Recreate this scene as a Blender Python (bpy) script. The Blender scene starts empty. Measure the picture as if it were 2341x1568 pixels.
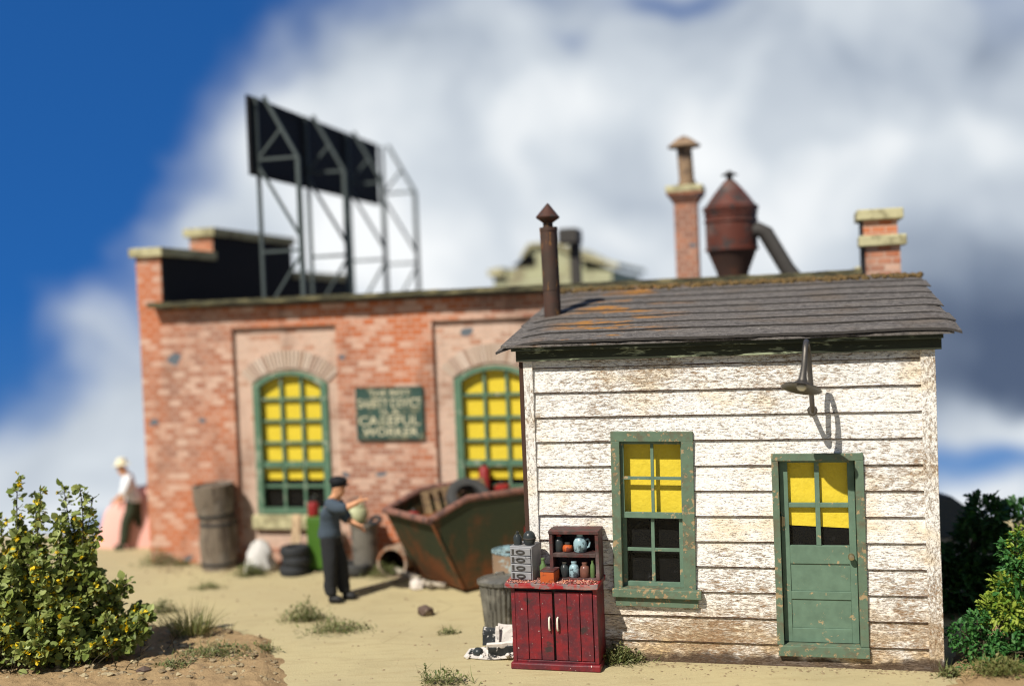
import bpy, bmesh, math, random
from mathutils import Vector, Matrix, Euler, noise

R = random.Random(11)
SC = bpy.context.scene
COL = SC.collection
PI = math.pi
rad = math.radians

# ------------------------------------------------------------------ camera
W0, H0, F = 2341.0, 1568.0, 2537.0          # measuring frame of the survey of the photograph
EYE = Vector((0, 0, 3.9))
_p, _r = rad(1.4), rad(2.3)
FWD = Vector((0, math.cos(_p), -math.sin(_p)))
_r0 = Vector((1, 0, 0)); _u0 = Vector((0, math.sin(_p), math.cos(_p)))
RGT = _r0 * math.cos(_r) - _u0 * math.sin(_r)
UPV = _r0 * math.sin(_r) + _u0 * math.cos(_r)
cam_d = bpy.data.cameras.new("camera"); cam = bpy.data.objects.new("camera", cam_d); COL.objects.link(cam)
cam_d.sensor_width = 36.0; cam_d.lens = 36.0 * F / W0
cam_d.clip_start = 0.1; cam_d.clip_end = 500
m = Matrix((RGT, UPV, -FWD)).transposed().to_4x4(); m.translation = EYE
cam.matrix_world = m
cam_d.dof.use_dof = True
cam_d.dof.focus_distance = 12.15
cam_d.dof.aperture_fstop = 0.19
SC.camera = cam
SC.cycles.filter_width = 1.1
SC.cycles.use_denoising = True


def ray(x, y):
    return (FWD * F + RGT * (x - W0 / 2) - UPV * (y - H0 / 2)).normalized()


def G(x, y, z=0.0):
    d = ray(x, y)
    t = (z - EYE.z) / d.z
    p = EYE + d * t
    return Vector((p.x, p.y, z))


class Frame:
    """a level frame: local x along a facade, local y into it"""
    def __init__(s, o, deg):
        s.o = Vector(o); s.a = rad(deg)
        s.u = Vector((math.cos(s.a), -math.sin(s.a), 0)); s.n = Vector((math.sin(s.a), math.cos(s.a), 0))
        s.rot = -s.a
    def pt(s, x, y, z=0.0):
        return s.o + s.u * x + s.n * y + Vector((0, 0, z))
    def at(s, px, py, off=0.0):
        d = ray(px, py)
        t = (s.o + s.n * off - EYE).dot(s.n) / d.dot(s.n)
        q = EYE + d * t - s.o
        return q.dot(s.u), q.z


YAW = 14.2
SH = Frame(G(1231, 1499), YAW)               # shed front wall
BR = Frame(G(345, 1285), YAW)                # brick building front wall

# ------------------------------------------------------------------ sun, sky, exposure
SUN = (SH.u * 0.46 + SH.n * 1.0 + Vector((0, 0, -1.2))).normalized()
sl = bpy.data.lights.new("sun", 'SUN'); so = bpy.data.objects.new("sun", sl); COL.objects.link(so)
sl.energy = 5.0; sl.angle = rad(0.55); sl.color = (1.0, 0.95, 0.86)
so.rotation_euler = SUN.to_track_quat('-Z', 'Y').to_euler(); so.location = (-8, -10, 14)
SC.view_settings.view_transform = 'Standard'; SC.view_settings.look = 'None'
SC.view_settings.exposure = 0.22; SC.view_settings.gamma = 1.0


def make_sky():
    w = bpy.data.worlds.new("World"); SC.world = w; w.use_nodes = True
    nt = w.node_tree; nt.nodes.clear(); N = nt.nodes.new; L = nt.links.new
    out = N('ShaderNodeOutputWorld'); bg = N('ShaderNodeBackground'); L(bg.outputs[0], out.inputs[0])
    tc = N('ShaderNodeTexCoord'); vec = tc.outputs['Generated']

    def math_(op, a, b=None, clamp=False):
        n = N('ShaderNodeMath'); n.operation = op; n.use_clamp = clamp
        for i, v in enumerate((a, b)):
            if v is None: continue
            if isinstance(v, (int, float)): n.inputs[i].default_value = v
            else: L(v, n.inputs[i])
        return n.outputs[0]
    # the sky texture; the yard is a raised board, so the sky goes on below eye level
    lift = N('ShaderNodeVectorMath'); lift.operation = 'ADD'; L(vec, lift.inputs[0]); lift.inputs[1].default_value = (0, 0, 0.45)
    mx = N('ShaderNodeVectorMath'); mx.operation = 'MAXIMUM'; L(lift.outputs[0], mx.inputs[0]); mx.inputs[1].default_value = (-9, -9, 0.12)
    nm = N('ShaderNodeVectorMath'); nm.operation = 'NORMALIZE'; L(mx.outputs[0], nm.inputs[0])
    sky = N('ShaderNodeTexSky'); sky.sky_type = 'NISHITA'; sky.sun_disc = False
    sky.sun_elevation = math.asin(-SUN.z); sky.sun_rotation = math.atan2(-SUN.x, -SUN.y)
    L(nm.outputs[0], sky.inputs[0])
    tint = N('ShaderNodeMix'); tint.data_type = 'RGBA'; tint.blend_type = 'MULTIPLY'; tint.inputs[0].default_value = 1.0
    L(sky.outputs[0], tint.inputs[6])
    # azimuth and elevation
    sp = N('ShaderNodeSeparateXYZ'); L(vec, sp.inputs[0])
    az = math_('ARCTAN2', sp.outputs[0], sp.outputs[1]); el = math_('ARCSINE', sp.outputs[2])
    co = N('ShaderNodeCombineXYZ'); L(az, co.inputs[0]); L(el, co.inputs[1])
    wn = N('ShaderNodeTexNoise'); wn.inputs['Scale'].default_value = 5.0; wn.inputs['Detail'].default_value = 4.0
    wn.inputs['Roughness'].default_value = 0.5
    L(co.outputs[0], wn.inputs['Vector'])
    ws = N('ShaderNodeVectorMath'); ws.operation = 'SUBTRACT'; L(wn.outputs['Color'], ws.inputs[0]); ws.inputs[1].default_value = (.5, .5, .5)
    wm = N('ShaderNodeVectorMath'); wm.operation = 'MULTIPLY_ADD'; L(ws.outputs[0], wm.inputs[0]); wm.inputs[1].default_value = (0.20, 0.16, 0); L(co.outputs[0], wm.inputs[2])
    warped = wm.outputs[0]

    def blob(x, y, rx, ry, rot, amp):
        d = ray(x, y); a = math.atan2(d.x, d.y); e = math.asin(d.z)
        mp = N('ShaderNodeMapping'); mp.vector_type = 'TEXTURE'; L(warped, mp.inputs[0])
        mp.inputs[1].default_value = (a, e, 0); mp.inputs[2].default_value = (0, 0, rad(rot)); mp.inputs[3].default_value = (rx / F, ry / F, 1)
        ln = N('ShaderNodeVectorMath'); ln.operation = 'DOT_PRODUCT'; L(mp.outputs[0], ln.inputs[0]); L(mp.outputs[0], ln.inputs[1])
        return math_('MULTIPLY', math_('EXPONENT', math_('MULTIPLY', ln.outputs['Value'], -1.0)), amp)

    def total(bs, start):
        s = start
        for b in bs: s = math_('ADD', s, blob(*b))
        return s
    fn = N('ShaderNodeTexNoise'); fn.inputs['Scale'].default_value = 6.5; fn.inputs['Detail'].default_value = 5.0; fn.inputs['Roughness'].default_value = 0.5
    L(warped, fn.inputs['Vector'])
    fnc = math_('SUBTRACT', fn.outputs['Fac'], 0.5)
    lowm = N('ShaderNodeMapRange'); L(el, lowm.inputs[0]); lowm.inputs[1].default_value = .03; lowm.inputs[2].default_value = -.20
    tm = N('ShaderNodeMix'); tm.data_type = 'RGBA'; L(lowm.outputs[0], tm.inputs[0]); tm.inputs[6].default_value = SKY_TINT; tm.inputs[7].default_value = (.46, .82, 1.12, 1)
    L(tm.outputs[2], tint.inputs[7])
    # unseen grey cloud added behind the yard's viewer to neutralise the blue fill
    bk = N('ShaderNodeMapRange'); bk.interpolation_type = 'SMOOTHSTEP'; L(math_('ABSOLUTE', az), bk.inputs[0]); bk.inputs[1].default_value = .75; bk.inputs[2].default_value = 1.5
    back = bk.outputs[0]
    f0 = N('ShaderNodeTexNoise'); f0.inputs['Scale'].default_value = 13.0; f0.inputs['Detail'].default_value = 5.0; L(warped, f0.inputs['Vector'])
    dens = total(CLOUD_COVER, math_('ADD', math_('ADD', math_('MULTIPLY', fnc, 0.55), math_('MULTIPLY', math_('SUBTRACT', f0.outputs['Fac'], 0.5), .32)), math_('MULTIPLY', back, .75)))
    mr = N('ShaderNodeMapRange'); mr.interpolation_type = 'SMOOTHSTEP'; L(dens, mr.inputs[0])
    mr.inputs[1].default_value = 0.0; mr.inputs[2].default_value = 0.80
    f2 = N('ShaderNodeTexNoise'); f2.inputs['Scale'].default_value = 11.0; f2.inputs['Detail'].default_value = 6.0; f2.inputs['Roughness'].default_value = 0.55
    L(warped, f2.inputs['Vector'])
    bri = total(CLOUD_LIGHT, math_('ADD', math_('ADD', math_('MULTIPLY', fnc, 0.8), math_('MULTIPLY', math_('SUBTRACT', f2.outputs['Fac'], 0.5), 0.55)), math_('SUBTRACT', 0.60, math_('MULTIPLY', back, .40))))
    rp = N('ShaderNodeValToRGB'); L(bri, rp.inputs[0])
    els = rp.color_ramp.elements
    els[0].position = 0.0; els[0].color = (0.076, 0.107, 0.175, 1); els[1].position = 1.0; els[1].color = (0.84, 0.86, 0.87, 1)
    for p, c in ((0.25, (0.17, 0.215, 0.295, 1)), (0.5, (0.39, 0.445, 0.52, 1)), (0.75, (0.58, 0.63, 0.68, 1))):
        e = els.new(p); e.color = c
    s1 = N('ShaderNodeVectorMath'); s1.operation = 'SCALE'; L(tint.outputs[2], s1.inputs[0]); s1.inputs[3].default_value = 0.09
    mixc = N('ShaderNodeMix'); mixc.data_type = 'RGBA'
    L(mr.outputs[0], mixc.inputs[0]); L(s1.outputs[0], mixc.inputs[6]); L(rp.outputs[0], mixc.inputs[7])
    L(mixc.outputs[2], bg.inputs[0]); bg.inputs[1].default_value = 1.0


SKY_TINT = (0.15, 0.62, 1.22, 1)
# where the clouds stand (survey x, y, radii, turn, amount) and where they are bright or grey
CLOUD_COVER = [(900, 350, 560, 330, 0, .95), (1500, 300, 520, 420, 0, .9), (2100, 300, 500, 420, 0, .9), (700, 900, 420, 330, 0, .7),
               (1100, 750, 600, 300, 0, .7), (2100, 800, 380, 260, 0, .85), (60, 1080, 300, 110, 12, .8), (480, 560, 130, 130, 0, .35),
               (2300, 1010, 160, 45, 8, .6), (2260, 1210, 220, 60, 0, .6), (150, 1190, 260, 80, 0, .7), (230, 800, 110, 150, 40, .35),
               (1330, 110, 90, 45, -20, -.55), (1500, 10, 130, 45, 0, -.55), (1190, 170, 60, 40, -20, -.25), (120, 300, 420, 420, 0, -.75), (800, 0, 120, 60, 20, -.15),
               (2200, 1090, 110, 45, 0, -.26)]
CLOUD_LIGHT = [(1250, 270, 240, 90, 8, .30), (1650, 270, 160, 130, 0, .30), (1900, 420, 260, 110, 5, .28), (2250, 330, 160, 60, 0, .20),
               (700, 280, 170, 110, 0, .22), (1100, 560, 330, 150, 0, .26), (1650, 580, 330, 120, 0, .22), (850, 480, 120, 200, 0, .2),
               (1900, 170, 300, 70, 5, -.12), (2150, 130, 300, 90, 0, -.05), (2310, 790, 190, 160, 0, -.60), (2290, 930, 180, 80, 0, -.42),
               (2200, 560, 220, 60, 0, -.12), (1000, 110, 240, 60, -8, -.10), (60, 1100, 240, 90, 0, .05), (2300, 1020, 140, 40, 0, .35),
               (1480, 430, 130, 60, 0, -.12), (2270, 1200, 200, 60, 0, .22), (150, 1200, 240, 60, 0, .30)]
make_sky()

# ------------------------------------------------------------------ object helpers
def thing(name, label, cat, loc=(0, 0, 0), rotz=0.0, group=None, scale=1.0):
    o = bpy.data.objects.new(name, None); COL.objects.link(o)
    o.empty_display_size = 0.1
    o.location = loc; o.rotation_euler = (0, 0, rotz); o.scale = (scale,) * 3
    return tag(o, label, cat, group)


def tag(o, label=None, cat=None, group=None, kind=None):
    if label: o['label'] = label
    if cat: o['category'] = cat
    if group: o['group'] = group
    if kind: o['kind'] = kind
    return o


def copy_tree(o, parent=None):
    c = o.copy(); COL.objects.link(c)
    if parent: c.parent = parent
    for ch in [q for q in bpy.data.objects if q.parent == o]: copy_tree(ch, c)
    return c


class MB:
    def __init__(s): s.v = []; s.f = []; s.m2 = set()
    def add(s, vs, fs, M=None):
        b = len(s.v)
        for q in vs:
            q = Vector(q)
            s.v.append(M @ q if M else q)
        for f in fs: s.f.append([b + i for i in f])
        return s
    def box(s, x0, x1, y0, y1, z0, z1, M=None):
        return s.add([(x0, y0, z0), (x1, y0, z0), (x1, y1, z0), (x0, y1, z0), (x0, y0, z1), (x1, y0, z1), (x1, y1, z1), (x0, y1, z1)],
                     [(0, 3, 2, 1), (4, 5, 6, 7), (0, 1, 5, 4), (1, 2, 6, 5), (2, 3, 7, 6), (3, 0, 4, 7)], M)
    def hexa(s, b, t):                       # bottom 4 points, top 4 points (same turn)
        return s.add(list(b) + list(t), [(0, 3, 2, 1), (4, 5, 6, 7), (0, 1, 5, 4), (1, 2, 6, 5), (2, 3, 7, 6), (3, 0, 4, 7)])
    def lathe(s, prof, n=24, M=None, ax=None, wob=None):
        vs = []; fs = []
        for (r, z) in prof:
            for k in range(n):
                a = 2 * PI * k / n
                q = r * (1 + (wob(a, z) if wob else 0))
                vs.append((q * math.cos(a), q * math.sin(a), z))
        for i in range(len(prof) - 1):
            for k in range(n):
                a, b = i * n + k, i * n + (k + 1) % n
                fs.append((a, b, b + n, a + n))
        fs.append(tuple(reversed(range(n)))); fs.append(tuple(range((len(prof) - 1) * n, len(prof) * n)))
        return s.add(vs, fs, M)
    def tube(s, pts, r, n=10, M=None):
        pts = [Vector(p) for p in pts]; vs = []; fs = []
        rs = r if isinstance(r, (list, tuple)) else [r] * len(pts)
        x = None
        for i, p in enumerate(pts):
            t = (pts[min(i + 1, len(pts) - 1)] - pts[max(i - 1, 0)]).normalized()
            if x is None: x = t.orthogonal().normalized()
            x = (x - t * x.dot(t)).normalized(); y = t.cross(x)
            for k in range(n):
                a = 2 * PI * k / n
                vs.append(p + (x * math.cos(a) + y * math.sin(a)) * rs[i])
        for i in range(len(pts) - 1):
            for k in range(n):
                a, b = i * n + k, i * n + (k + 1) % n
                fs.append((a, b, b + n, a + n))
        fs.append(tuple(reversed(range(n)))); fs.append(tuple(range((len(pts) - 1) * n, len(pts) * n)))
        return s.add(vs, fs, M)
    def bar(s, a, b, w, h=None, M=None):     # square bar between two points
        h = h or w; a = Vector(a); b = Vector(b); t = (b - a).normalized()
        x = t.cross(Vector((0, 0, 1)))
        x = x.normalized() if x.length > 1e-4 else Vector((1, 0, 0)); y = x.cross(t)
        o = lambda p: [p - x * w / 2 - y * h / 2, p + x * w / 2 - y * h / 2, p + x * w / 2 + y * h / 2, p - x * w / 2 + y * h / 2]
        return s.add(o(a) + o(b), [(0, 3, 2, 1), (4, 5, 6, 7), (0, 1, 5, 4), (1, 2, 6, 5), (2, 3, 7, 6), (3, 0, 4, 7)], M)
    def prism(s, poly, y0, y1, M=None):      # polygon in xz pushed through y
        n = len(poly)
        vs = [(x, y0, z) for x, z in poly] + [(x, y1, z) for x, z in poly]
        fs = [tuple(range(n)), tuple(reversed(range(n, 2 * n)))] + [((i + 1) % n, i, i + n, (i + 1) % n + n) for i in range(n)]
        return s.add(vs, fs, M)
    def build(s, name, mat, parent=None, bevel=0.0, smooth=None, loc=None, rotz=None, seg=2, mat2=None):
        me = bpy.data.meshes.new(name); me.from_pydata([tuple(q) for q in s.v], [], s.f)
        bm = bmesh.new(); bm.from_mesh(me); bmesh.ops.recalc_face_normals(bm, faces=bm.faces); bm.to_mesh(me); bm.free()
        me.materials.append(mat)
        if s.m2:
            me.materials.append(mat2)
            for i in s.m2: me.polygons[i].material_index = 1
        o = bpy.data.objects.new(name, me); COL.objects.link(o)
        if parent: o.parent = parent
        if loc is not None: o.location = loc
        if rotz is not None: o.rotation_euler = (0, 0, rotz)
        if smooth is not None:
            me.shade_smooth(); me.set_sharp_from_angle(angle=rad(smooth))
        if bevel:
            b = o.modifiers.new("bevel", 'BEVEL'); b.width = bevel; b.segments = seg; b.limit_method = 'ANGLE'; b.angle_limit = rad(40)
        return o


def T(x=0, y=0, z=0, rx=0, ry=0, rz=0, s=1.0):
    return Matrix.Translation((x, y, z)) @ Euler((rad(rx), rad(ry), rad(rz))).to_matrix().to_4x4() @ Matrix.Scale(s, 4)


def roughen(o, amt, scale, sub=0):
    """real dents: push the vertices about"""
    me = o.data
    if sub:
        bm = bmesh.new(); bm.from_mesh(me)
        bmesh.ops.subdivide_edges(bm, edges=bm.edges, cuts=sub, use_grid_fill=True); bm.to_mesh(me); bm.free()
    sd = Vector((R.random() * 50, R.random() * 50, 0))
    for v in me.vertices: v.co += noise.noise_vector(v.co * scale + sd) * amt
    return o

# ------------------------------------------------------------------ material helper
class Mat:
    def __init__(s, name):
        s.m = bpy.data.materials.new(name); s.m.use_nodes = True
        s.nt = s.m.node_tree; s.nt.nodes.clear()
        s.out = s.N('ShaderNodeOutputMaterial'); s.b = s.N('ShaderNodeBsdfPrincipled'); s.L(s.b.outputs[0], s.out.inputs[0])
        s.tc = s.N('ShaderNodeTexCoord'); s.co = s.tc.outputs['Object']
    def N(s, t): return s.nt.nodes.new(t)
    def L(s, a, b): s.nt.links.new(a, b)
    def put(s, sock, v):
        if isinstance(v, (int, float)): sock.default_value = v
        elif isinstance(v, (tuple, list)): sock.default_value = tuple(v) + ((1,) if len(v) == 3 and len(sock.default_value) == 4 else ())
        else: s.L(v, sock)
    def map(s, scale=(1, 1, 1), rot=(0, 0, 0), src=None):
        n = s.N('ShaderNodeMapping'); s.L(src or s.co, n.inputs[0]); n.inputs[3].default_value = scale; n.inputs[2].default_value = [rad(a) for a in rot]
        return n.outputs[0]
    def noise(s, scale, detail=4, rough=.55, v=None, dist=0.0):
        n = s.N('ShaderNodeTexNoise'); s.L(v or s.co, n.inputs['Vector'])
        n.inputs['Scale'].default_value = scale; n.inputs['Detail'].default_value = detail; n.inputs['Roughness'].default_value = rough; n.inputs['Distortion'].default_value = dist
        return n.outputs['Fac']
    def voro(s, scale, v=None, feat='F1', out='Distance'):
        n = s.N('ShaderNodeTexVoronoi'); n.feature = feat; s.L(v or s.co, n.inputs['Vector']); n.inputs['Scale'].default_value = scale
        return n.outputs[out]
    def math(s, op, a, b=0.0, clamp=False):
        n = s.N('ShaderNodeMath'); n.operation = op; n.use_clamp = clamp; s.put(n.inputs[0], a); s.put(n.inputs[1], b)
        return n.outputs[0]
    def rng(s, v, a, b, c=0.0, d=1.0, smooth=True):
        n = s.N('ShaderNodeMapRange'); n.interpolation_type = 'SMOOTHSTEP' if smooth else 'LINEAR'; s.put(n.inputs[0], v)
        for i, q in enumerate((a, b, c, d)): n.inputs[i + 1].default_value = q
        return n.outputs[0]
    def mix(s, f, a, b, mode='MIX'):
        n = s.N('ShaderNodeMix'); n.data_type = 'RGBA'; n.blend_type = mode; s.put(n.inputs[0], f); s.put(n.inputs[6], a); s.put(n.inputs[7], b)
        return n.outputs[2]
    def ramp(s, f, stops):
        n = s.N('ShaderNodeValToRGB'); s.L(f, n.inputs[0]); e = n.color_ramp.elements
        e[0].position, e[0].color = stops[0][0], tuple(stops[0][1]) + (1,)
        e[1].position, e[1].color = stops[-1][0], tuple(stops[-1][1]) + (1,)
        for p, c in stops[1:-1]:
            q = e.new(p); q.color = tuple(c) + (1,)
        return n.outputs[0]
    def island(s):
        return s.N('ShaderNodeNewGeometry').outputs['Random Per Island']
    def axis(s):
        n = s.N('ShaderNodeSeparateXYZ'); s.L(s.co, n.inputs[0]); return n.outputs
    def bump(s, h, strength=.4, dist=.01, prev=None):
        n = s.N('ShaderNodeBump'); n.inputs['Strength'].default_value = strength; n.inputs['Distance'].default_value = dist; s.put(n.inputs['Height'], h)
        if prev: s.L(prev, n.inputs['Normal'])
        return n.outputs[0]
    def done(s, base, rough=.8, metal=0.0, normal=None, spec=.3, trans=None):
        s.put(s.b.inputs['Base Color'], base); s.put(s.b.inputs['Roughness'], rough); s.put(s.b.inputs['Metallic'], metal)
        s.b.inputs['Specular IOR Level'].default_value = spec
        if normal: s.L(normal, s.b.inputs['Normal'])
        if trans:
            t = s.N('ShaderNodeBsdfTranslucent'); s.put(t.inputs[0], base); a = s.N('ShaderNodeMixShader'); a.inputs[0].default_value = trans
            s.L(s.b.outputs[0], a.inputs[1]); s.L(t.outputs[0], a.inputs[2]); s.L(a.outputs[0], s.out.inputs[0])
        return s.m


def worn(name, paint, under, wear=.5, scale=9, rough=.6, metal=0.0, spread=.06, vary=.25, bump=.3, stretch=(1, 1, 1), dirt=None):
    """paint over a ground of another colour, chipped by noise"""
    k = Mat(name); v = k.map(stretch)
    a = k.noise(scale, 6, .65, v); big = k.noise(scale * .22, 3, .5, v)
    f = k.math('ADD', a, k.math('MULTIPLY', k.math('SUBTRACT', big, .5), .5))
    chip = k.rng(f, 1 - wear - spread, 1 - wear + spread)
    pc = k.mix(k.noise(scale * .6, 3, .5), [c * (1 - vary) for c in paint], [min(1, c * (1 + vary)) for c in paint])
    c = k.mix(chip, pc, under)
    if dirt: c = k.mix(k.math('MULTIPLY', k.rng(k.noise(scale * .35, 5, .6), .45, .75), dirt[1]), c, dirt[0])
    return k.done(c, rough, metal, k.bump(k.math('ADD', k.math('MULTIPLY', chip, -.5), k.math('MULTIPLY', a, .6)), bump, .012))


def plain(name, col, rough=.7, metal=0.0, vary=.2, scale=12, bump=.15, spec=.3):
    k = Mat(name); a = k.noise(scale, 5, .6)
    return k.done(k.mix(a, [c * (1 - vary) for c in col], [min(1, c * (1 + vary)) for c in col]), rough, metal, k.bump(a, bump, .01), spec)


def clapboard_mat(name='peeling_white_paint', st=(1, 1, 1), more=0.0):
    k = Mat(name); x, y, z = k.axis()
    sc = lambda a, b, c: k.map((a * st[0], b * st[1], c * st[2]))
    a = k.noise(2.4, 7, .68, sc(4.5, 4.5, 15), .5)                 # flakes
    b = k.noise(2.2, 6, .72, sc(11, 11, 44), .4)                   # fine grain
    d = k.noise(2.6, 5, .7, sc(8, 8, 62), 1.2)                    # short dark checks
    big = k.noise(.8, 3, .5); warm = k.noise(1.0, 4, .6, k.map((1, 1, 1.8)))
    low = k.rng(z, .95, .05)
    bd = k.N('ShaderNodeTexWhiteNoise'); bd.noise_dimensions = '1D'; k.L(k.math('FLOOR', k.math('DIVIDE', k.math('SUBTRACT', z, .235), .278)), bd.inputs['W']); bd = bd.outputs['Value']
    w = k.math('ADD', k.math('ADD', k.math('MULTIPLY', a, .55), k.math('MULTIPLY', b, .45)), k.math('ADD', k.math('MULTIPLY', k.math('SUBTRACT', big, .5), .33), k.math('MULTIPLY', k.math('SUBTRACT', bd, .5), .05)))
    w = k.math('ADD', w, k.math('ADD', k.math('MULTIPLY', low, .075), more))
    tan = k.rng(w, .538, .61); bare = k.rng(w, .605, .635)
    chk = k.math('MULTIPLY', k.rng(d, .572, .612), k.rng(k.math('ADD', a, k.math('MULTIPLY', big, .3)), .46, .66))
    paint = k.mix(k.math('MULTIPLY', k.rng(warm, .50, .66), .8), (.93, .89, .83), (.82, .68, .49))
    paint = k.mix(k.math('MULTIPLY', k.math('MULTIPLY', low, k.rng(k.noise(2.4, 5, .6, k.map((1, 1, 2))), .3, .6)), .85), paint, (.66, .45, .21))
    wood = k.mix(k.noise(5, 4, .6, sc(9, 9, 34)), (.17, .10, .055), (.40, .25, .13))
    c = k.mix(k.math('MULTIPLY', tan, .70), paint, (.47, .34, .22))
    c = k.mix(k.math('MULTIPLY', bare, .92), c, wood)
    c = k.mix(k.math('MULTIPLY', chk, .85), c, (.16, .09, .05))
    rot = k.math('MULTIPLY', k.rng(k.math('ADD', z, k.math('MULTIPLY', k.math('SUBTRACT', k.noise(2.5, 5, .6), .5), .36)), .13, .05), .9)
    c = k.mix(rot, c, (.075, .045, .028))
    h = k.math('ADD', k.math('ADD', k.math('MULTIPLY', w, -1.0), k.math('MULTIPLY', tan, -.25)), k.math('MULTIPLY', chk, -.4))
    return k.done(c, .75, 0, k.bump(h, .8, .03), .25)


def brick_mat(name, bleach=.35, hue=0.0):
    k = Mat(name); x, y, z = k.axis()
    cb = k.N('ShaderNodeCombineXYZ'); k.L(k.math('ADD', x, y), cb.inputs[0]); k.L(z, cb.inputs[1])
    v = k.N('ShaderNodeVectorMath'); v.operation = 'ADD'; k.L(cb.outputs[0], v.inputs[0])
    jit = k.N('ShaderNodeTexNoise'); jit.inputs['Scale'].default_value = 7; k.L(cb.outputs[0], jit.inputs[0])
    js = k.N('ShaderNodeVectorMath'); js.operation = 'SCALE'; k.L(jit.outputs['Color'], js.inputs[0]); js.inputs[3].default_value = .012
    k.L(js.outputs[0], v.inputs[1])
    b = k.N('ShaderNodeTexBrick'); k.L(v.outputs[0], b.inputs[0])
    b.inputs['Scale'].default_value = 1; b.inputs['Brick Width'].default_value = .20; b.inputs['Row Height'].default_value = .094
    b.inputs['Mortar Size'].default_value = .010; b.inputs['Mortar Smooth'].default_value = .3; b.inputs['Bias'].default_value = -.1
    b.inputs['Color1'].default_value = (1, 1, 1, 1); b.inputs['Color2'].default_value = (0, 0, 0, 1); b.inputs['Mortar'].default_value = (.5, .5, .5, 1)
    rb = b.outputs['Color']; mort = b.outputs['Fac']
    zone = k.noise(.55, 3, .5, k.map((1, 1, .6)))
    base = k.mix(k.rng(zone, .40, .60), (.47, .130, .045), (.28, .14, .10))
    base = k.mix(k.math('MULTIPLY', rb, .55), base, (.52, .20, .10))
    spot = k.noise(9, 3, .6); dark = k.noise(.9, 2, .5)
    blz = k.math('ADD', k.math('ADD', k.math('MULTIPLY', rb, .62), k.math('MULTIPLY', spot, .40)), k.math('MULTIPLY', dark, .42))
    blm = k.math('MULTIPLY', k.rng(blz, 1.02 - bleach * .65, 1.28 - bleach * .55), .62)
    if hue: base = k.mix(hue, base, (.42, .27, .19))
    c = k.mix(blm, base, (.66, .50, .40))
    haze = k.math('MULTIPLY', k.rng(k.noise(1.7, 5, .65), .42, .70), .03 + .5 * bleach)
    c = k.mix(haze, c, (.58, .44, .34))
    c = k.mix(k.math('MULTIPLY', mort, .6), c, (.60, .48, .39))
    soot = k.math('MULTIPLY', k.rng(k.noise(.8, 4, .6, k.map((1.6, 1.6, .5))), .50, .72), .6)
    c = k.mix(soot, c, (.15, .085, .06))
    gp = k.rng(k.noise(2.3, 1, .3, k.map((1, 1, 1.6))), .735, .745)
    c = k.mix(gp, c, (.13, .15, .17))
    hgt = k.math('ADD', k.math('MULTIPLY', mort, -1), k.math('MULTIPLY', spot, .5))
    return k.done(c, .9, 0, k.bump(hgt, .8, .025), .15)


def leaf_mat(name, cols, tr=.25, rough=.55):
    k = Mat(name)
    r = k.island(); c = k.ramp(r, [(i / (len(cols) - 1), c) for i, c in enumerate(cols)])
    c = k.mix(k.math('MULTIPLY', k.noise(1.6, 2), .3), c, [q * .7 for q in cols[0]])
    return k.done(c, rough, 0, None, .35, tr)


def ground_mat():
    k = Mat('dry_sand'); big = k.noise(.35, 4, .55); fine = k.noise(28, 6, .7); st = k.noise(2.0, 6, .65, k.map((1.0, 4.5, 1), (0, 0, -14)))
    c = k.mix(k.rng(big, .35, .65), (.455, .385, .215), (.41, .345, .20))
    c = k.mix(k.math('MULTIPLY', k.rng(st, .46, .68), .55), c, (.37, .295, .16))
    c = k.mix(k.math('MULTIPLY', k.rng(fine, .55, .8), .40), c, (.30, .23, .12))
    c = k.mix(k.math('MULTIPLY', k.rng(k.noise(55, 3, .6), .62, .75), .5), c, (.62, .55, .36))
    crk = k.math('MULTIPLY', k.rng(k.voro(.33, k.map((1, 1.6, 1)), 'DISTANCE_TO_EDGE'), .006, .001), k.rng(k.noise(.9, 3), .45, .6))
    c = k.mix(k.math('MULTIPLY', crk, .35), c, (.20, .15, .08)); c = k.mix(k.math('MULTIPLY', k.rng(k.noise(1.3, 6, .65, k.map((1, 1.5, 1))), .50, .68), .35), c, (.33, .27, .15))
    return k.done(c, .95, 0, k.bump(k.math('ADD', fine, k.math('MULTIPLY', st, .8)), .45, .02), .1)


def soil_mat():
    k = Mat('brown_soil'); a = k.noise(9, 8, .7); b = k.noise(2, 4, .6)
    c = k.mix(a, (.20, .125, .06), (.50, .35, .19)); c = k.mix(k.rng(b, .35, .7), c, (.36, .25, .13))
    c = k.mix(k.rng(k.noise(30, 4, .6), .62, .75), c, (.10, .065, .035))
    return k.done(c, .95, 0, k.bump(k.math('ADD', a, k.noise(40, 5, .7)), .7, .03), .1)


def rust_green_mat():
    k = Mat('rusty_green_paint'); x, y, z = k.axis()
    a = k.noise(1.6, 6, .6, k.map((1.4, 1.4, .8))); f = k.noise(14, 6, .7)
    low = k.rng(z, .75, .05)
    w = k.math('ADD', k.math('ADD', a, k.math('MULTIPLY', k.math('SUBTRACT', f, .5), .25)), k.math('MULTIPLY', low, .20))
    c = k.mix(f, (.020, .028, .013), (.040, .047, .022))
    c = k.mix(k.math('MULTIPLY', k.rng(w, .48, .74), .9), c, k.mix(f, (.085, .028, .010), (.20, .062, .016)))
    return k.done(c, .75, 0, k.bump(f, .3, .01), .3)


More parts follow.
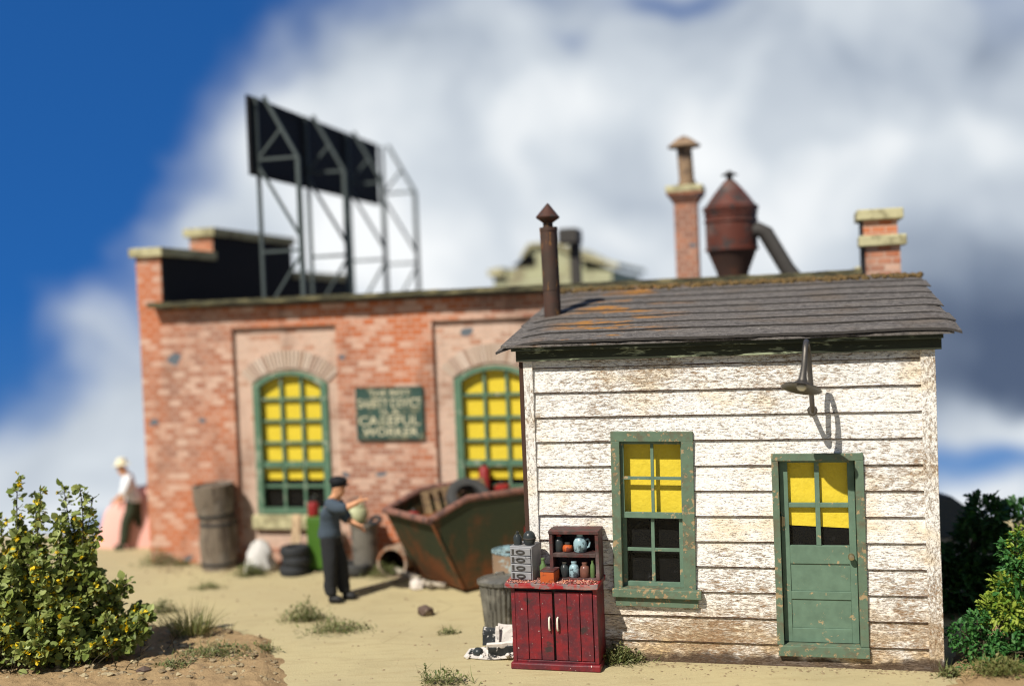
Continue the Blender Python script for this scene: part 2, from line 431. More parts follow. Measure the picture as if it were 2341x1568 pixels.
MATS = {}
def mk():
    M = MATS
    M['sand'] = ground_mat(); M['soil'] = soil_mat(); M['clap'] = clapboard_mat()
    M['brick'] = brick_mat('old_red_brick', .34); M['brick_pale'] = brick_mat('bleached_brick', .90, .55); M['brick_chim'] = plain('chimney_brick', (.42, .15, .05))
    M['stone'] = worn('yellow_stone', (.47, .43, .25), (.28, .25, .14), .46, 7, .85)
    M['green'] = worn('green_trim', (.105, .155, .103), (.33, .24, .13), .40, 20, .65, spread=.035, dirt=((.12, .075, .045), .7), bump=.5, vary=.2)
    M['green_clean'] = worn('green_sash', (.112, .178, .125), (.36, .27, .15), .355, 16, .55, spread=.03, vary=.3, bump=.15)
    M['green_far'] = worn('green_window_paint', (.085, .165, .105), (.26, .30, .22), .38, 8, .6, bump=.15)
    M['yellow'] = None
    k = Mat('yellow_paper_blind'); a = k.noise(14, 6, .65)
    M['yellow'] = k.done(k.mix(a, (.60, .44, .025), (.77, .60, .06)), .85, 0, k.bump(a, .6, .02), .1)
    k = Mat('dark_curtain'); a = k.noise(13, 8, .75, k.map((.8, 1, 1.3))); b = k.noise(70, 3, .7)
    M['dark'] = k.done(k.mix(k.rng(a, .56, .80), (.007, .007, .007), (.075, .075, .078)), .9, 0, k.bump(a, .4, .01), .03)
    k = Mat('dusty_glass')
    tr = k.N('ShaderNodeBsdfTransparent'); gl = k.N('ShaderNodeBsdfGlossy'); gl.inputs['Roughness'].default_value = .12
    gl.inputs['Color'].default_value = (1, 1, 1, 1)
    ms = k.N('ShaderNodeMixShader'); ms.inputs[0].default_value = .006; k.L(tr.outputs[0], ms.inputs[1]); k.L(gl.outputs[0], ms.inputs[2]); k.L(ms.outputs[0], k.out.inputs[0])
    M['glass'] = k.m
    M['wood_dark'] = worn('weathered_dark_green_wood', (.030, .034, .020), (.30, .33, .21), .36, 5, .8, stretch=(.8, .8, 5), bump=.5)
    M['corner'] = clapboard_mat('flaking_corner_board', (3.2, 3.2, .5), .012); M['joint'] = plain('dark_wood_and_lap_shadow', (.06, .032, .022), .95)
    k = Mat('tar_paper_shingle'); a = k.noise(15, 8, .8); b = k.noise(1.3, 4, .6); st = k.noise(2.2, 6, .65, k.map((.8, 5, 5)))
    c = k.mix(k.rng(a, .30, .70), (.040, .036, .034), (.20, .18, .165)); c = k.mix(k.math('MULTIPLY', k.rng(st, .45, .68), .6), c, (.20, .175, .15))
    c = k.mix(k.rng(k.noise(34, 5, .75), .60, .68), c, (.38, .35, .32)); c = k.mix(k.math('MULTIPLY', k.rng(b, .50, .68), .45), c, (.14, .105, .075))
    x, y, z = k.axis()
    rs = k.math('MULTIPLY', k.rng(k.noise(1.3, 6, .65, k.map((1, 1.8, 1))), .50, .60), k.math('MULTIPLY', k.rng(x, 1.9, .9), k.rng(x, .0, .7)))
    c = k.mix(rs, c, (.38, .17, .035))
    M['tar'] = k.done(c, .95, 0, k.bump(a, .9, .02), .15)
    k = Mat('roof_edge_felt'); a = k.noise(5, 6, .7, k.map((.6, 1, 4)))
    M['felt'] = k.done(k.ramp(a, [(.34, (.020, .018, .015)), (.52, (.075, .07, .040)), (.64, (.22, .19, .10)), (.75, (.16, .075, .03))]), .9, 0, k.bump(a, .6, .02), .15)
    k = Mat('dry_moss'); a = k.noise(16, 7, .75)
    M['edge_shadow'] = plain('felt_edge_shadow', (.045, .040, .037), .95, 0, .5, 30, .6)
    M['moss'] = k.done(k.ramp(a, [(.3, (.04, .03, .015)), (.5, (.16, .11, .05)), (.7, (.34, .20, .07))]), 1, 0, k.bump(a, 1, .05), .1)
    M['rust'] = worn('rusty_sheet', (.115, .034, .022), (.055, .04, .036), .48, 6, .6, .2, dirt=((.22, .18, .155), .5))
    M['rust_dark'] = worn('rusty_stovepipe', (.060, .040, .030), (.32, .15, .04), .36, 5, .7, .2, stretch=(3, 3, .8), dirt=((.16, .05, .03), .6))
    M['rust_cone'] = worn('dark_rusty_cone', (.060, .034, .026), (.09, .04, .026), .45, 6, .65, .2); M['rust_cap'] = worn('dark_rusty_cap', (.075, .032, .022), (.05, .04, .035), .46, 7, .65, .2); M['soot'] = plain('sooty_metal', (.055, .05, .045), .7, .2)
    M['grey_metal'] = plain('aged_grey_metal', (.105, .094, .082), .42, .6, .35, 9)
    M['galv'] = worn('galvanised_steel', (.145, .14, .12), (.05, .047, .04), .42, 12, .42, .35, stretch=(2, 2, .6), dirt=((.42, .40, .34), .45))
    M['galv_dull'] = worn('dull_zinc', (.17, .155, .13), (.08, .07, .06), .45, 5, .7, .2)
    M['barrel_wood'] = worn('grey_barrel_wood', (.17, .135, .10), (.075, .055, .04), .46, 5, .85, stretch=(4, 4, .6), dirt=((.36, .34, .30), .5))
    M['blue_drum'] = worn('pale_blue_drum_paint', (.30, .36, .35), (.24, .16, .10), .60, 6, .6, .1)
    k = Mat('battered_red_paint'); a = k.noise(5, 7, .65); st = k.noise(3.2, 4, .55, k.map((1, 1, 1.4), (0, 28, 0))); f = k.noise(26, 5, .7)
    c = k.mix(k.rng(a, .35, .62), (.20, .011, .016), (.085, .015, .022))
    c = k.mix(k.rng(st, .60, .70), c, (.04, .022, .022)); c = k.mix(k.math('MULTIPLY', k.rng(f, .55, .75), .30), c, (.30, .15, .16))
    c = k.mix(k.rng(k.noise(38, 2, .5), .73, .76), c, (.7, .6, .55))
    M['red'] = k.done(c, .5, 0, k.bump(f, .3, .01), .4)
    M['red_top'] = worn('spilt_red_paint_top', (.30, .016, .02), (.16, .13, .13), .48, 9, .55, dirt=((.40, .24, .20), .6))
    M['red_wood'] = worn('dark_red_wood', (.085, .026, .023), (.05, .03, .027), .5, 9, .6, dirt=((.27, .20, .19), .5))
    M['orange'] = worn('rusty_orange_box', (.42, .085, .018), (.13, .03, .02), .45, 8, .6)
    M['ivory'] = plain('ivory_pull', (.72, .68, .56), .4)
    M['drawer'] = worn('scuffed_grey_steel', (.27, .27, .28), (.08, .08, .085), .36, 11, .5, .2)
    M['black_gloss'] = plain('black_enamel', (.03, .035, .036), .3, 0, .4, 14)
    M['black_chip'] = worn('chipped_white_on_black', (.022, .025, .027), (.58, .54, .50), .40, 20, .4, spread=.03)
    M['white_chip'] = worn('white_paint_chipped_black', (.62, .57, .52), (.05, .045, .04), .37, 20, .6, spread=.03)
    M['ice'] = worn('pale_blue_glaze', (.27, .40, .44), (.07, .10, .11), .44, 22, .25)
    M['bottle_green'] = plain('green_bottle_glass', (.10, .16, .06), .3, 0, .4, 30)
    M['amber'] = plain('brown_jar', (.16, .07, .05), .25, 0, .4, 30)
    M['tyre'] = plain('tyre_rubber', (.025, .027, .03), .7, 0, .3, 10)
    M['tyre_dusty'] = plain('dusty_rubber', (.05, .05, .048), .85, 0, .3, 10)
    M['plank'] = worn('tan_plank', (.52, .38, .23), (.30, .20, .12), .45, 5, .85, stretch=(4, 4, .8))
    M['grey_wood'] = worn('grey_stick', (.36, .31, .24), (.12, .10, .08), .45, 6, .85, stretch=(4, 1, 4))
    M['crate'] = worn('dirty_crate_wood', (.19, .125, .06), (.085, .05, .03), .5, 7, .85, stretch=(1, 5, 1))
    M['pumpgreen'] = plain('leaf_green_enamel', (.050, .125, .014), .5, 0, .15, 6)
    M['red_can'] = plain('red_can_paint', (.23, .018, .018), .45, 0, .25, 12)
    M['olive'] = plain('olive_pot', (.40, .41, .24), .6, 0, .3, 8)
    M['white_sack'] = plain('white_sackcloth', (.52, .50, .47), .9, 0, .12, 7, .5)
    M['clay'] = worn('rusty_clay_pipe', (.33, .25, .18), (.24, .09, .04), .50, 4, .85)
    M['rustg'] = rust_green_mat()
    M['rust_seam'] = worn('rust_stained_seam', (.16, .055, .018), (.05, .04, .02), .45, 6, .8); M['rust_rim'] = worn('rusted_rim', (.20, .095, .07), (.10, .055, .045), .45, 8, .7)
    M['signgreen'] = worn('dark_green_sign', (.032, .070, .056), (.13, .14, .09), .42, 6, .6)
    M['signletter'] = worn('faded_cream_lettering', (.54, .50, .34), (.20, .22, .15), .42, 10, .7)
    M['boardblack'] = plain('black_board_back', (.010, .010, .012), .85, 0, .3, 6)
    M['frame_steel'] = plain('grey_green_steel', (.060, .075, .074), .7, .1, .25, 6)
    M['cream_green'] = worn('pale_green_plaster', (.40, .40, .25), (.27, .24, .15), .45, 3, .9)
    M['roofslate'] = plain('dark_slate_roof', (.06, .065, .06), .9, 0, .25, 4)
    M['greywall'] = plain('pale_grey_wall', (.50, .50, .50), .9, 0, .1, 3)
    M['pink'] = plain('pale_pink_cloth', (.75, .40, .34), .9, 0, .08, 1.2, .1)
    M['rock'] = worn('brown_rock', (.11, .075, .058), (.25, .20, .15), .4, 9, .9)
    M['pale_rock'] = plain('pale_rock', (.62, .56, .50), .9, 0, .2, 9, .6)
    M['orange_pebble'] = plain('orange_pebble', (.62, .24, .02), .7)
    M['skin'] = plain('skin', (.60, .30, .16), .6, 0, .1, 8, .05)
    M['shirt'] = plain('slate_blue_shirt', (.052, .072, .095), .9, 0, .2, 7, .3)
    M['trousers'] = plain('charcoal_trousers', (.018, .019, .021), .9, 0, .25, 7, .3)
    M['shoe'] = plain('black_leather', (.014, .014, .015), .5)
    M['cap'] = plain('black_cap_felt', (.008, .009, .011), .8)
    M['white_cloth'] = plain('white_cloth', (.70, .72, .74), .9, 0, .1, 6)
    M['straw'] = plain('cream_hat', (.80, .74, .52), .9, 0, .1, 8)
    M['ochre'] = plain('ochre_cloth', (.42, .24, .06), .9)
    M['drab'] = plain('drab_green_trousers', (.035, .045, .025), .9)
    M['leaf'] = leaf_mat('bush_leaf', [(.11, .15, .028), (.25, .31, .065), (.42, .47, .17), (.18, .24, .045), (.33, .36, .10), (.06, .09, .018)])
    M['petal'] = leaf_mat('yellow_petal', [(.80, .56, .010), (.86, .66, .03), (.76, .50, .006)], .3)
    M['stem'] = plain('bush_twig', (.055, .045, .025), .9)
    M['leaf_dark'] = leaf_mat('dark_shrub_leaf', [(.015, .05, .012), (.03, .10, .02), (.05, .15, .03)], .2)
    M['leaf_lime'] = leaf_mat('lime_shrub_leaf', [(.12, .22, .02), (.28, .36, .04), (.36, .42, .07)], .25)
    M['leaf_fern'] = leaf_mat('green_shrub_leaf', [(.025, .10, .02), (.05, .17, .035), (.09, .22, .05)], .2)
    M['grass'] = leaf_mat('dry_grass', [(.10, .13, .03), (.20, .20, .06), (.28, .25, .09), (.13, .17, .04)], .3)
    M['weed'] = leaf_mat('weed_leaf', [(.09, .13, .035), (.19, .22, .08), (.14, .11, .045), (.15, .19, .05), (.26, .24, .11)], .2)
    M['stones'] = leaf_mat('small_stones', [(.30, .23, .13), (.16, .11, .06), (.45, .37, .22), (.24, .17, .10)], 0.0001, .95)
    M['flake'] = leaf_mat('paint_flakes', [(.45, .05, .05), (.62, .35, .28), (.50, .22, .10), (.30, .20, .19)], 0.0001, .8)
    M['brass'] = plain('tarnished_brass', (.40, .33, .20), .35, .8)
mk()
M = MATS

# ------------------------------------------------------------------ ground
def bank_h(x, y):
    return 0.0


def ground():
    # the yard is a raised board: its far edge shows beyond the brick building at the left
    edge = [(-26, 2.5), (16, 2.5), (20, 18.6), (7.5, 19.4), (6.5, 26), (-1, 30), (-4.6, 21.4), (-12, 21.6), (-26, 24)]
    def inside(x, y):
        c = False; n = len(edge)
        for i in range(n):
            x0, y0 = edge[i]; x1, y1 = edge[(i + 1) % n]
            if (y0 > y) != (y1 > y) and x < (x1 - x0) * (y - y0) / (y1 - y0) + x0: c = not c
        return c
    bm = bmesh.new()
    top = [bm.verts.new((x, y, 0)) for x, y in edge]; bm.faces.new(top)
    r = bmesh.ops.extrude_face_region(bm, geom=bm.faces[:])
    for v in [g for g in r['geom'] if isinstance(g, bmesh.types.BMVert)]: v.co.z = -1.2
    bmesh.ops.recalc_face_normals(bm, faces=bm.faces)
    me = bpy.data.meshes.new('ground'); bm.to_mesh(me); bm.free(); me.materials.append(M['sand'])
    o = bpy.data.objects.new('ground', me); COL.objects.link(o); tag(o, kind='structure')
    return o
ground()


def soil_patch(name, poly, res, hgt, seed, mat):
    """a rough, slightly raised patch of soil with a crumbling edge"""
    def sd(x, y):
        best = 1e9; c = False; n = len(poly)
        for i in range(n):
            x0, y0 = poly[i]; x1, y1 = poly[(i + 1) % n]
            if (y0 > y) != (y1 > y) and x < (x1 - x0) * (y - y0) / (y1 - y0) + x0: c = not c
            dx, dy = x1 - x0, y1 - y0; t = max(0, min(1, ((x - x0) * dx + (y - y0) * dy) / (dx * dx + dy * dy)))
            best = min(best, math.hypot(x - x0 - t * dx, y - y0 - t * dy))
        return best if c else -best
    xs = [p[0] for p in poly]; ys = [p[1] for p in poly]
    x0, x1, y0, y1 = min(xs) - .3, max(xs) + .3, min(ys) - .3, max(ys) + .3
    nx, ny = int((x1 - x0) / res), int((y1 - y0) / res)
    def hz(x, y):
        d = sd(x, y) + .16 * noise.noise(Vector((x * 2.2, y * 2.2, seed))) + .07 * noise.noise(Vector((x * 7, y * 7, seed)))
        e = max(-1, min(1, d / .22))
        k = noise.fractal(Vector((x * 4.5, y * 4.5, seed)), 1.0, 2.0, 4)
        kk = noise.noise(Vector((x * 17, y * 17, seed + 4)))
        return e * hgt + (max(0, e) ** .5) * (.035 * k + .022 * kk) if e > 0 else e * .09
    vs = []; fs = []
    for j in range(ny + 1):
        for i in range(nx + 1):
            x, y = x0 + i * res, y0 + j * res
            vs.append((x, y, hz(x, y)))
    for j in range(ny):
        for i in range(nx):
            a = j * (nx + 1) + i; q = (a, a + 1, a + nx + 2, a + nx + 1)
            if max(vs[t][2] for t in q) > -.02: fs.append(q)
    used = sorted({i for f in fs for i in f}); ix = {v: k for k, v in enumerate(used)}
    me = bpy.data.meshes.new(name); me.from_pydata([vs[i] for i in used], [], [[ix[i] for i in f] for f in fs])
    me.materials.append(mat); me.shade_smooth()
    o = bpy.data.objects.new(name, me); COL.objects.link(o); tag(o, kind='structure')
    return hz


bankpoly = [tuple(G(*p)[:2]) for p in ((650, 1640), (655, 1555), (628, 1462), (520, 1440), (380, 1432), (200, 1400), (-150, 1390), (-300, 1640))]
hz_soil = soil_patch('soil', bankpoly, .035, .07, 3.0, M['soil'])
rbpoly = [tuple(G(*p)[:2]) for p in ((2150, 1640), (2185, 1545), (2180, 1500), (2230, 1440), (2600, 1420), (2600, 1640))]
hz_right = soil_patch('soil', rbpoly, .05, .09, 9.0, M['soil'])


def scatter_stones():
    b = MB()
    def stone(p, s):
        vs = []; n = 6
        for z, r in ((0, .8), (.45, 1), (.8, .5)):
            for k in range(n):
                a = 2 * PI * k / n; q = r * s * (.75 + .5 * R.random()); vs.append((p[0] + q * math.cos(a), p[1] + q * math.sin(a), p[2] + z * s * .8 * (.7 + .6 * R.random())))
        fs = [(i * n + k, i * n + (k + 1) % n, (i + 1) * n + (k + 1) % n, (i + 1) * n + k) for i in range(2) for k in range(n)] + [tuple(range(2 * n, 3 * n))]
        b.add(vs, fs)
    for i in range(900):
        px, py = R.uniform(230, 1700), R.uniform(1300, 1567)
        p = G(px, py)
        if (p - SH.o).dot(SH.n) > -.05 and (p - SH.o).dot(SH.u) > -.1: continue
        stone((p.x, p.y, -.004), R.choice((.006, .008, .010, .012, .02)))
    for i in range(800):
        p = G(R.uniform(0, 660), R.uniform(1440, 1567)); z = hz_soil(p.x, p.y)
        if z > .02: stone((p.x, p.y, z - .01), R.choice((.012, .018, .02, .03, .045)))
    for i in range(120):
        p = SH.pt(R.uniform(1, 5), -R.uniform(.02, .5)); stone((p.x, p.y, -.004), R.choice((.008, .012, .016)))
    for i in range(700):
        t = R.uniform(.2, 6.6); q = BR.pt(t, -abs(R.gauss(0, .35)) - .02); stone((q.x, q.y, -.004), R.choice((.012, .018, .025, .04)))
    for i in range(260):
        q = SH.pt(R.uniform(1, 4.4), -.03 - abs(R.gauss(0, .12))); stone((q.x, q.y, -.004), R.choice((.006, .01, .014, .02)))
    o = b.build('gravel', M['stones']); tag(o, kind='stuff')
scatter_stones()

# ------------------------------------------------------------------ shed
def z3(zx, zy, sc, ox, oy):                  # survey detail sheets to the survey frame
    return ((ox + zx / sc) / 1.0248, (oy + zy / sc) / 1.0248)


def shed():
    root = thing('clapboard_shed', 'small white clapboard shed with peeling paint and sagging tar paper roof', 'shed', SH.o, SH.rot)
    wl = 0.0; wr = SH.at(2140, 1150)[0]; H = 3.45; DEP = 6.0
    s7 = lambda x, y: SH.at(*z3(x, y, 3.486, 1400, 980)); s5 = lambda x, y: SH.at(*z3(x, y, 2.815, 1700, 1050))
    # openings (outer casing and clear opening)
    wx0 = (s7(80, 110)[0] + s7(170, 1385)[0]) / 2; wx1 = (s7(762, 95)[0] + s7(828, 1395)[0]) / 2; wz1 = (s7(80, 110)[1] + s7(762, 95)[1]) / 2; wz0 = s7(500, 1388)[1]
    ox0 = (s7(165, 185)[0] + s7(230, 1385)[0]) / 2; ox1 = (s7(672, 185)[0] + s7(722, 1370)[0]) / 2; oz1 = s7(420, 185)[1]; oz0 = s7(470, 1378)[1]
    dx0 = (s5(303, 30)[0] + s5(340, 1320)[0]) / 2; dx1 = (s5(907, 30)[0] + s5(945, 1340)[0]) / 2; dz1 = s5(605, 30)[1]; dz0 = s5(640, 1362)[1]
    ex0 = (s5(350, 75)[0] + s5(385, 1300)[0]) / 2; ex1 = (s5(850, 75)[0] + s5(890, 1300)[0]) / 2; ez1 = s5(600, 78)[1]; ez0 = s5(640, 1292)[1]
    holes = [(ox0 - .03, ox1 + .03, oz0 - .03, oz1 + .03), (ex0 - .03, ex1 + .03, ez0 - .03, ez1 + .03)]
    # lap boards
    b = MB(); z0 = 0.0; e = .278; zs = [0.0, .235]
    while zs[-1] < H - .02: zs.append(min(H, zs[-1] + e))
    def board(za, zb, xa, xb, M_):
        n = max(2, int((xb - xa) / .12)); lap = .018
        vs = []; fs = []
        for i in range(n + 1):
            x = xa + (xb - xa) * i / n
            j = .004 * noise.noise(Vector((x * 2.0, za * 9, 1))) + .0025 * noise.noise(Vector((x * 9, za * 9, 5)))
            vs += [(x, -.029 + j * .6, za + .003 + j), (x, -.004, zb + .010), (x, .02, zb + .010), (x, .02, za + .004 + j)]
        for i in range(n):
            a = i * 4; c = a + 4
            fs += [(a, c, c + 1, a + 1), (a + 1, c + 1, c + 2, a + 2), (a, a + 3, c + 3, c)]
        fs += [(0, 1, 2, 3), (n * 4, n * 4 + 3, n * 4 + 2, n * 4 + 1)]
        b.add(vs, fs, M_)
        f0 = len(b.f)                          # dark strip paints in the lap's shadow along the joint
        b.box(xa, xb, -.0285, -.002, za - .005, za + .0055, M_); b.m2 |= set(range(f0, len(b.f)))
    for k in range(len(zs) - 1):
        za, zb = zs[k], zs[k + 1]
        cuts = sorted(h for h in holes if h[2] < zb - .02 and h[3] > za + .02)
        x = wl + .02
        for c0, c1, h0, h1 in cuts:
            board(za, zb, x, c0, None); x = c1
            if h1 < zb - .01: board(h1, zb, c0, c1, None)
            if h0 > za + .01: board(za, h0, c0, c1, None)
        board(za, zb, x, wr - .03, None)
        board(za, zb, 0.02, DEP - .02, Matrix.Translation((.02, 0, 0)) @ Matrix.Rotation(rad(90), 4, 'Z') @ Matrix.Scale(-1, 4, (0, 1, 0)) @ Matrix.Scale(1, 4))
        board(za, zb, 0.02, DEP - .02, Matrix.Translation((wr - .02, 0, 0)) @ Matrix.Rotation(rad(90), 4, 'Z'))
        board(za, zb, .02, wr - .02, Matrix.Translation((0, DEP, 0)) @ Matrix.Scale(-1, 4, (0, 1, 0)))
    b.build('wall', M['clap'], root, mat2=M['joint'])
    # inner lining keeps the inside dark
    b = MB(); b.box(.06, wr - .06, .5, DEP - .06, .02, H); b.build('inner_lining', M['dark'], root)
    # corner boards
    for xa, xb in ((-.035, .075), (wr - .115, wr + .03)):
        b = MB(); b.box(xa, xb, -.05, .05, .0, H); o = b.build('corner_board', M['corner'], root, .006); roughen(o, .006, 6, 6)
    b = MB(); b.box(-.035, .05, DEP - .05, DEP + .04, 0, H); b.build('corner_board', M['corner'], root, .006)
    b = MB(); b.box(wr - .05, wr + .03, DEP - .05, DEP + .04, 0, H); b.build('corner_board', M['corner'], root, .006)
    b = MB(); b.box(-.085, -.037, -.045, .05, 0, H - .08); o = b.build('corner_post', M['joint'], root, .004); roughen(o, .006, 5, 5)
    # fascia under the eave
    zf = SH.at(1700, 795)[1]
    b = MB(); b.box(-.10, wr + .09, -.115, -.052, H - .075, H + .06); o = b.build('fascia', M['wood_dark'], root, .006); roughen(o, .005, 4, 8)
    b = MB(); b.box(-.13, wr + .10, -.20, -.117, H + .045, H + .10); o = b.build('eave_moulding', M['wood_dark'], root, .005); roughen(o, .005, 4, 8)
    # roof: overlapping courses of tar paper on a deck; low gable, ridge along the front
    Y0, YR = -.262, 3.15; Z0 = H + .150; ZR = Z0 + .62; XL, XR = -.30, wr + .25
    b = MB(); b.prism([(Y0 + .03, Z0 - .035), (YR, ZR - .03), (YR * 2 - Y0, Z0 - .035), (YR * 2 - Y0, Z0 - .06), (YR, ZR - .07), (Y0 + .03, Z0 - .06)], XL + .06, XR - .05,
                      Matrix(((0, 1, 0, 0), (1, 0, 0, 0), (0, 0, 1, 0), (0, 0, 0, 1))))
    roof = b.build('roof', M['tar'], root)
    for xg in (.02, wr - .06):
        b = MB(); b.prism([(.03, H + .001), (DEP - .03, H + .001), (DEP - .03, H + .10), (YR, ZR - .085), (.03, H + .10)], xg, xg + .04, Matrix(((0, 1, 0, 0), (1, 0, 0, 0), (0, 0, 1, 0), (0, 0, 0, 1)))); b.build('gable', M['clap'], root)
    b = MB(); nC = 8
    for side in (0, 1):
        for c in range(nC):
            t0 = c / nC; t1 = min(1.0, (c + 1.25) / nC); nx = 64
            vs = []; fs = []; sd = R.random() * 40
            jl, jr = R.uniform(-.035, .03), R.uniform(-.03, .035)
            for i in range(nx + 1):
                u = i / nx
                for (t, th) in ((t0, 0), (t0, 1), (t1, 1), (t1, 0)):
                    x = XL + jl + (XR + jr - XL - jl) * u
                    tt = t + (.016 * noise.noise(Vector((x * 1.3, sd, 0))) + .005 * noise.noise(Vector((x * 8, sd, 3)))) * (1 if t == t0 else 0)
                    if i in (0, nx): x += .02 * noise.noise(Vector((t * 9 + th, sd, 7)))
                    yy = Y0 + (YR - Y0) * tt; zz = Z0 + (ZR - Z0) * tt
                    lift = .016 if t == t0 else .003
                    zz += lift * th + (.008 if t == t0 else .0) - .006 + .010 * noise.noise(Vector((x * .9, tt * 4, 2)))
                    # the roof sags and its ends curl down
                    edge = max(0, 1 - u / .12); zz -= .12 * edge ** 2 * (1 - .75 * tt); yy += .03 * edge ** 2 * (1 - tt)
                    er = max(0, (u - .96) / .04); zz -= .04 * er ** 2 * (1 - .8 * tt)
                    if c == 0 and t == t0: zz -= .012 * (1 - th) + .014
                    if side: yy = 2 * YR - yy
                    vs.append((x, yy, zz))
            for i in range(nx):
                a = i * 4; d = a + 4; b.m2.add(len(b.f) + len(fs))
                fs += [(a, d, d + 1, a + 1), (a + 1, d + 1, d + 2, a + 2), (a + 2, d + 2, d + 3, a + 3), (a + 3, d + 3, d, a)]
            fs += [(0, 1, 2, 3), (nx * 4, nx * 4 + 3, nx * 4 + 2, nx * 4 + 1)]
            b.add(vs, fs)
    b.build('shingles', M['tar'], roof, smooth=40, mat2=M['edge_shadow'])  # dark course edges paint in the shadow line of each gap
    b = MB()                                   # moss and needles caught along the ridge
    for i in range(1100):
        x = XL + (XR - XL) * (R.random() ** .9); dens = .5 + .5 * noise.noise(Vector((x * 1.3, 3, 0)))
        if R.random() > dens + .1: continue
        y = YR + R.gauss(-.05, .10); z = ZR - abs(y - YR) * .2 + .02
        s = R.uniform(.015, .045); b.lathe([(s, -s * .4), (s * 1.1, .2 * s), (s * .5, s * .7)], 5, T(x, y, z, R.uniform(-40, 40), R.uniform(-40, 40)))
    tag(b.build('moss', M['moss'], roof), kind='stuff')
    b = MB(); b.prism([(YR - .14, ZR - .02), (YR, ZR + .03), (YR + .14, ZR - .02), (YR, ZR - .01)], XL + .02, XR - .03, Matrix(((0, 1, 0, 0), (1, 0, 0, 0), (0, 0, 1, 0), (0, 0, 0, 1))))
    b.build('ridge_strip', M['tar'], roof)
    # window
    rot = T((wx0 + wx1) / 2, 0, (wz0 + wz1) / 2, 0, .8, 0); inv = T(-(wx0 + wx1) / 2, 0, -(wz0 + wz1) / 2)
    RW = rot @ inv
    def part(mb, name, mat, par, bev=0.0, tilt=True):
        if tilt: mb.v = [RW @ q for q in mb.v]
        return mb.build(name, mat, par, bev)
    b = MB(); f = -.062
    b.box(wx0, wx1, f, -.002, oz1, wz1); b.box(wx0, ox0, f + .001, -.002, wz0, oz1); b.box(ox1, wx1, f + .001, -.002, wz0, oz1)
    b.box(ox0 - .04, ox0, -.002, .16, oz0 - .03, oz1 + .03); b.box(ox1, ox1 + .04, -.002, .16, oz0 - .03, oz1 + .03); b.box(ox0, ox1, -.002, .16, oz1, oz1 + .03); b.box(ox0, ox1, -.002, .16, oz0 - .03, oz0)
    win = part(b, 'window', M['green'], root, .006)
    sl0 = s7(500, 1447)[1]; ap0 = s7(500, 1525)[1]
    b = MB(); b.box(wx0 - .01, wx1 + .06, -.125, .02, sl0 + .0, oz0); part(b, 'sill', M['green'], win, .008)
    b = MB(); b.box(wx0 + .02, wx1 + .02, -.075, -.03, ap0, sl0 - .002); part(b, 'apron', M['green'], win, .005)
    zm0 = s7(450, 815)[1]; zm1 = s7(450, 765)[1]; fr = .05
    def sash(xa, xb, za, zb, y, t, mu, st):
        q = MB(); q.box(xa, xa + st[0], y, y + t, za, zb); q.box(xb - st[1], xb, y, y + t, za, zb); q.box(xa + st[0], xb - st[1], y, y + t, zb - st[3], zb); q.box(xa + st[0], xb - st[1], y, y + t, za, za + st[2])
        xm = (xa + st[0] + xb - st[1]) / 2; zm = (za + st[2] + zb - st[3]) / 2
        q.box(xm - mu / 2, xm + mu / 2, y + .004, y + t - .004, za + st[2], zb - st[3])
        q.box(xa + st[0], xm - mu / 2, y + .006, y + t - .006, zm - mu / 2, zm + mu / 2); q.box(xm + mu / 2, xb - st[1], y + .006, y + t - .006, zm - mu / 2, zm + mu / 2)
        return q
    part(sash(ox0, ox1, zm0, oz1, .005, .035, .035, (.035, .012, .065, .035)), 'upper_sash', M['green_clean'], win, .003)
    part(sash(ox0, ox1, oz0, zm0 + .03, .046, .035, .038, (.045, .05, .05, .03)), 'lower_sash', M['green_clean'], win, .003)
    b = MB(); b.box(ox0 + .01, ox1 - .005, .02, .022, zm0 + .02, oz1 - .01); b.box(ox0 + .01, ox1 - .01, .06, .062, oz0 + .02, zm0 + .02); part(b, 'pane', M['glass'], win)
    b = MB(); b.box(ox0 + .005, ox1 - .005, .125, .13, zm0 + .012, oz1 - .005); part(b, 'blind', M['yellow'], win)
    b = MB(); b.box(ox0 - .0, ox1 + .0, .135, .14, oz0, oz1); part(b, 'curtain', M['dark'], win)
    # door
    b = MB()
    b.box(dx0, dx1, f, -.002, ez1, dz1); b.box(dx0, ex0, f + .001, -.002, ez0, ez1); b.box(ex1, dx1, f + .001, -.002, ez0, ez1)
    b.box(dx0 + .012, dx1 + .002, -.085, -.002, dz0, ez0 - .002)
    b.box(ex0 - .04, ex0, -.002, .16, ez0 - .03, ez1 + .03); b.box(ex1, ex1 + .04, -.002, .16, ez0 - .03, ez1 + .03); b.box(ex0, ex1, -.002, .16, ez1, ez1 + .03); b.box(ex0, ex1, -.002, .16, ez0 - .03, ez0)
    frame_b = b
    y = .05; t = .05; g0x = s5(412, 300)[0]; g1x = s5(808, 300)[0]; gz1 = s5(600, 98)[1]; gz0 = s5(610, 648)[1]; mu = .05
    gmx = s5(605, 300)[0]; gmz = s5(600, 380)[1]
    b = MB(); a0, a1 = ex0 + .006, ex1 - .006; b0, b1 = ez0 + .006, ez1 - .004
    b.box(a0, g0x, y, y + t, b0, b1); b.box(g1x, a1, y, y + t, b0, b1); b.box(g0x, g1x, y, y + t, gz1, b1)
    rails = [gz0, s5(600, 768)[1], s5(600, 950)[1], s5(600, 1003)[1], s5(600, 1195)[1], b0]
    b.box(g0x, g1x, y, y + t, rails[1], rails[0]); b.box(g0x, g1x, y, y + t, rails[3], rails[2]); b.box(g0x, g1x, y, y + t, rails[5], rails[4])
    b.box(g0x, g1x, y + .014, y + t - .01, rails[2], rails[1]); b.box(g0x, g1x, y + .014, y + t - .01, rails[4], rails[3])
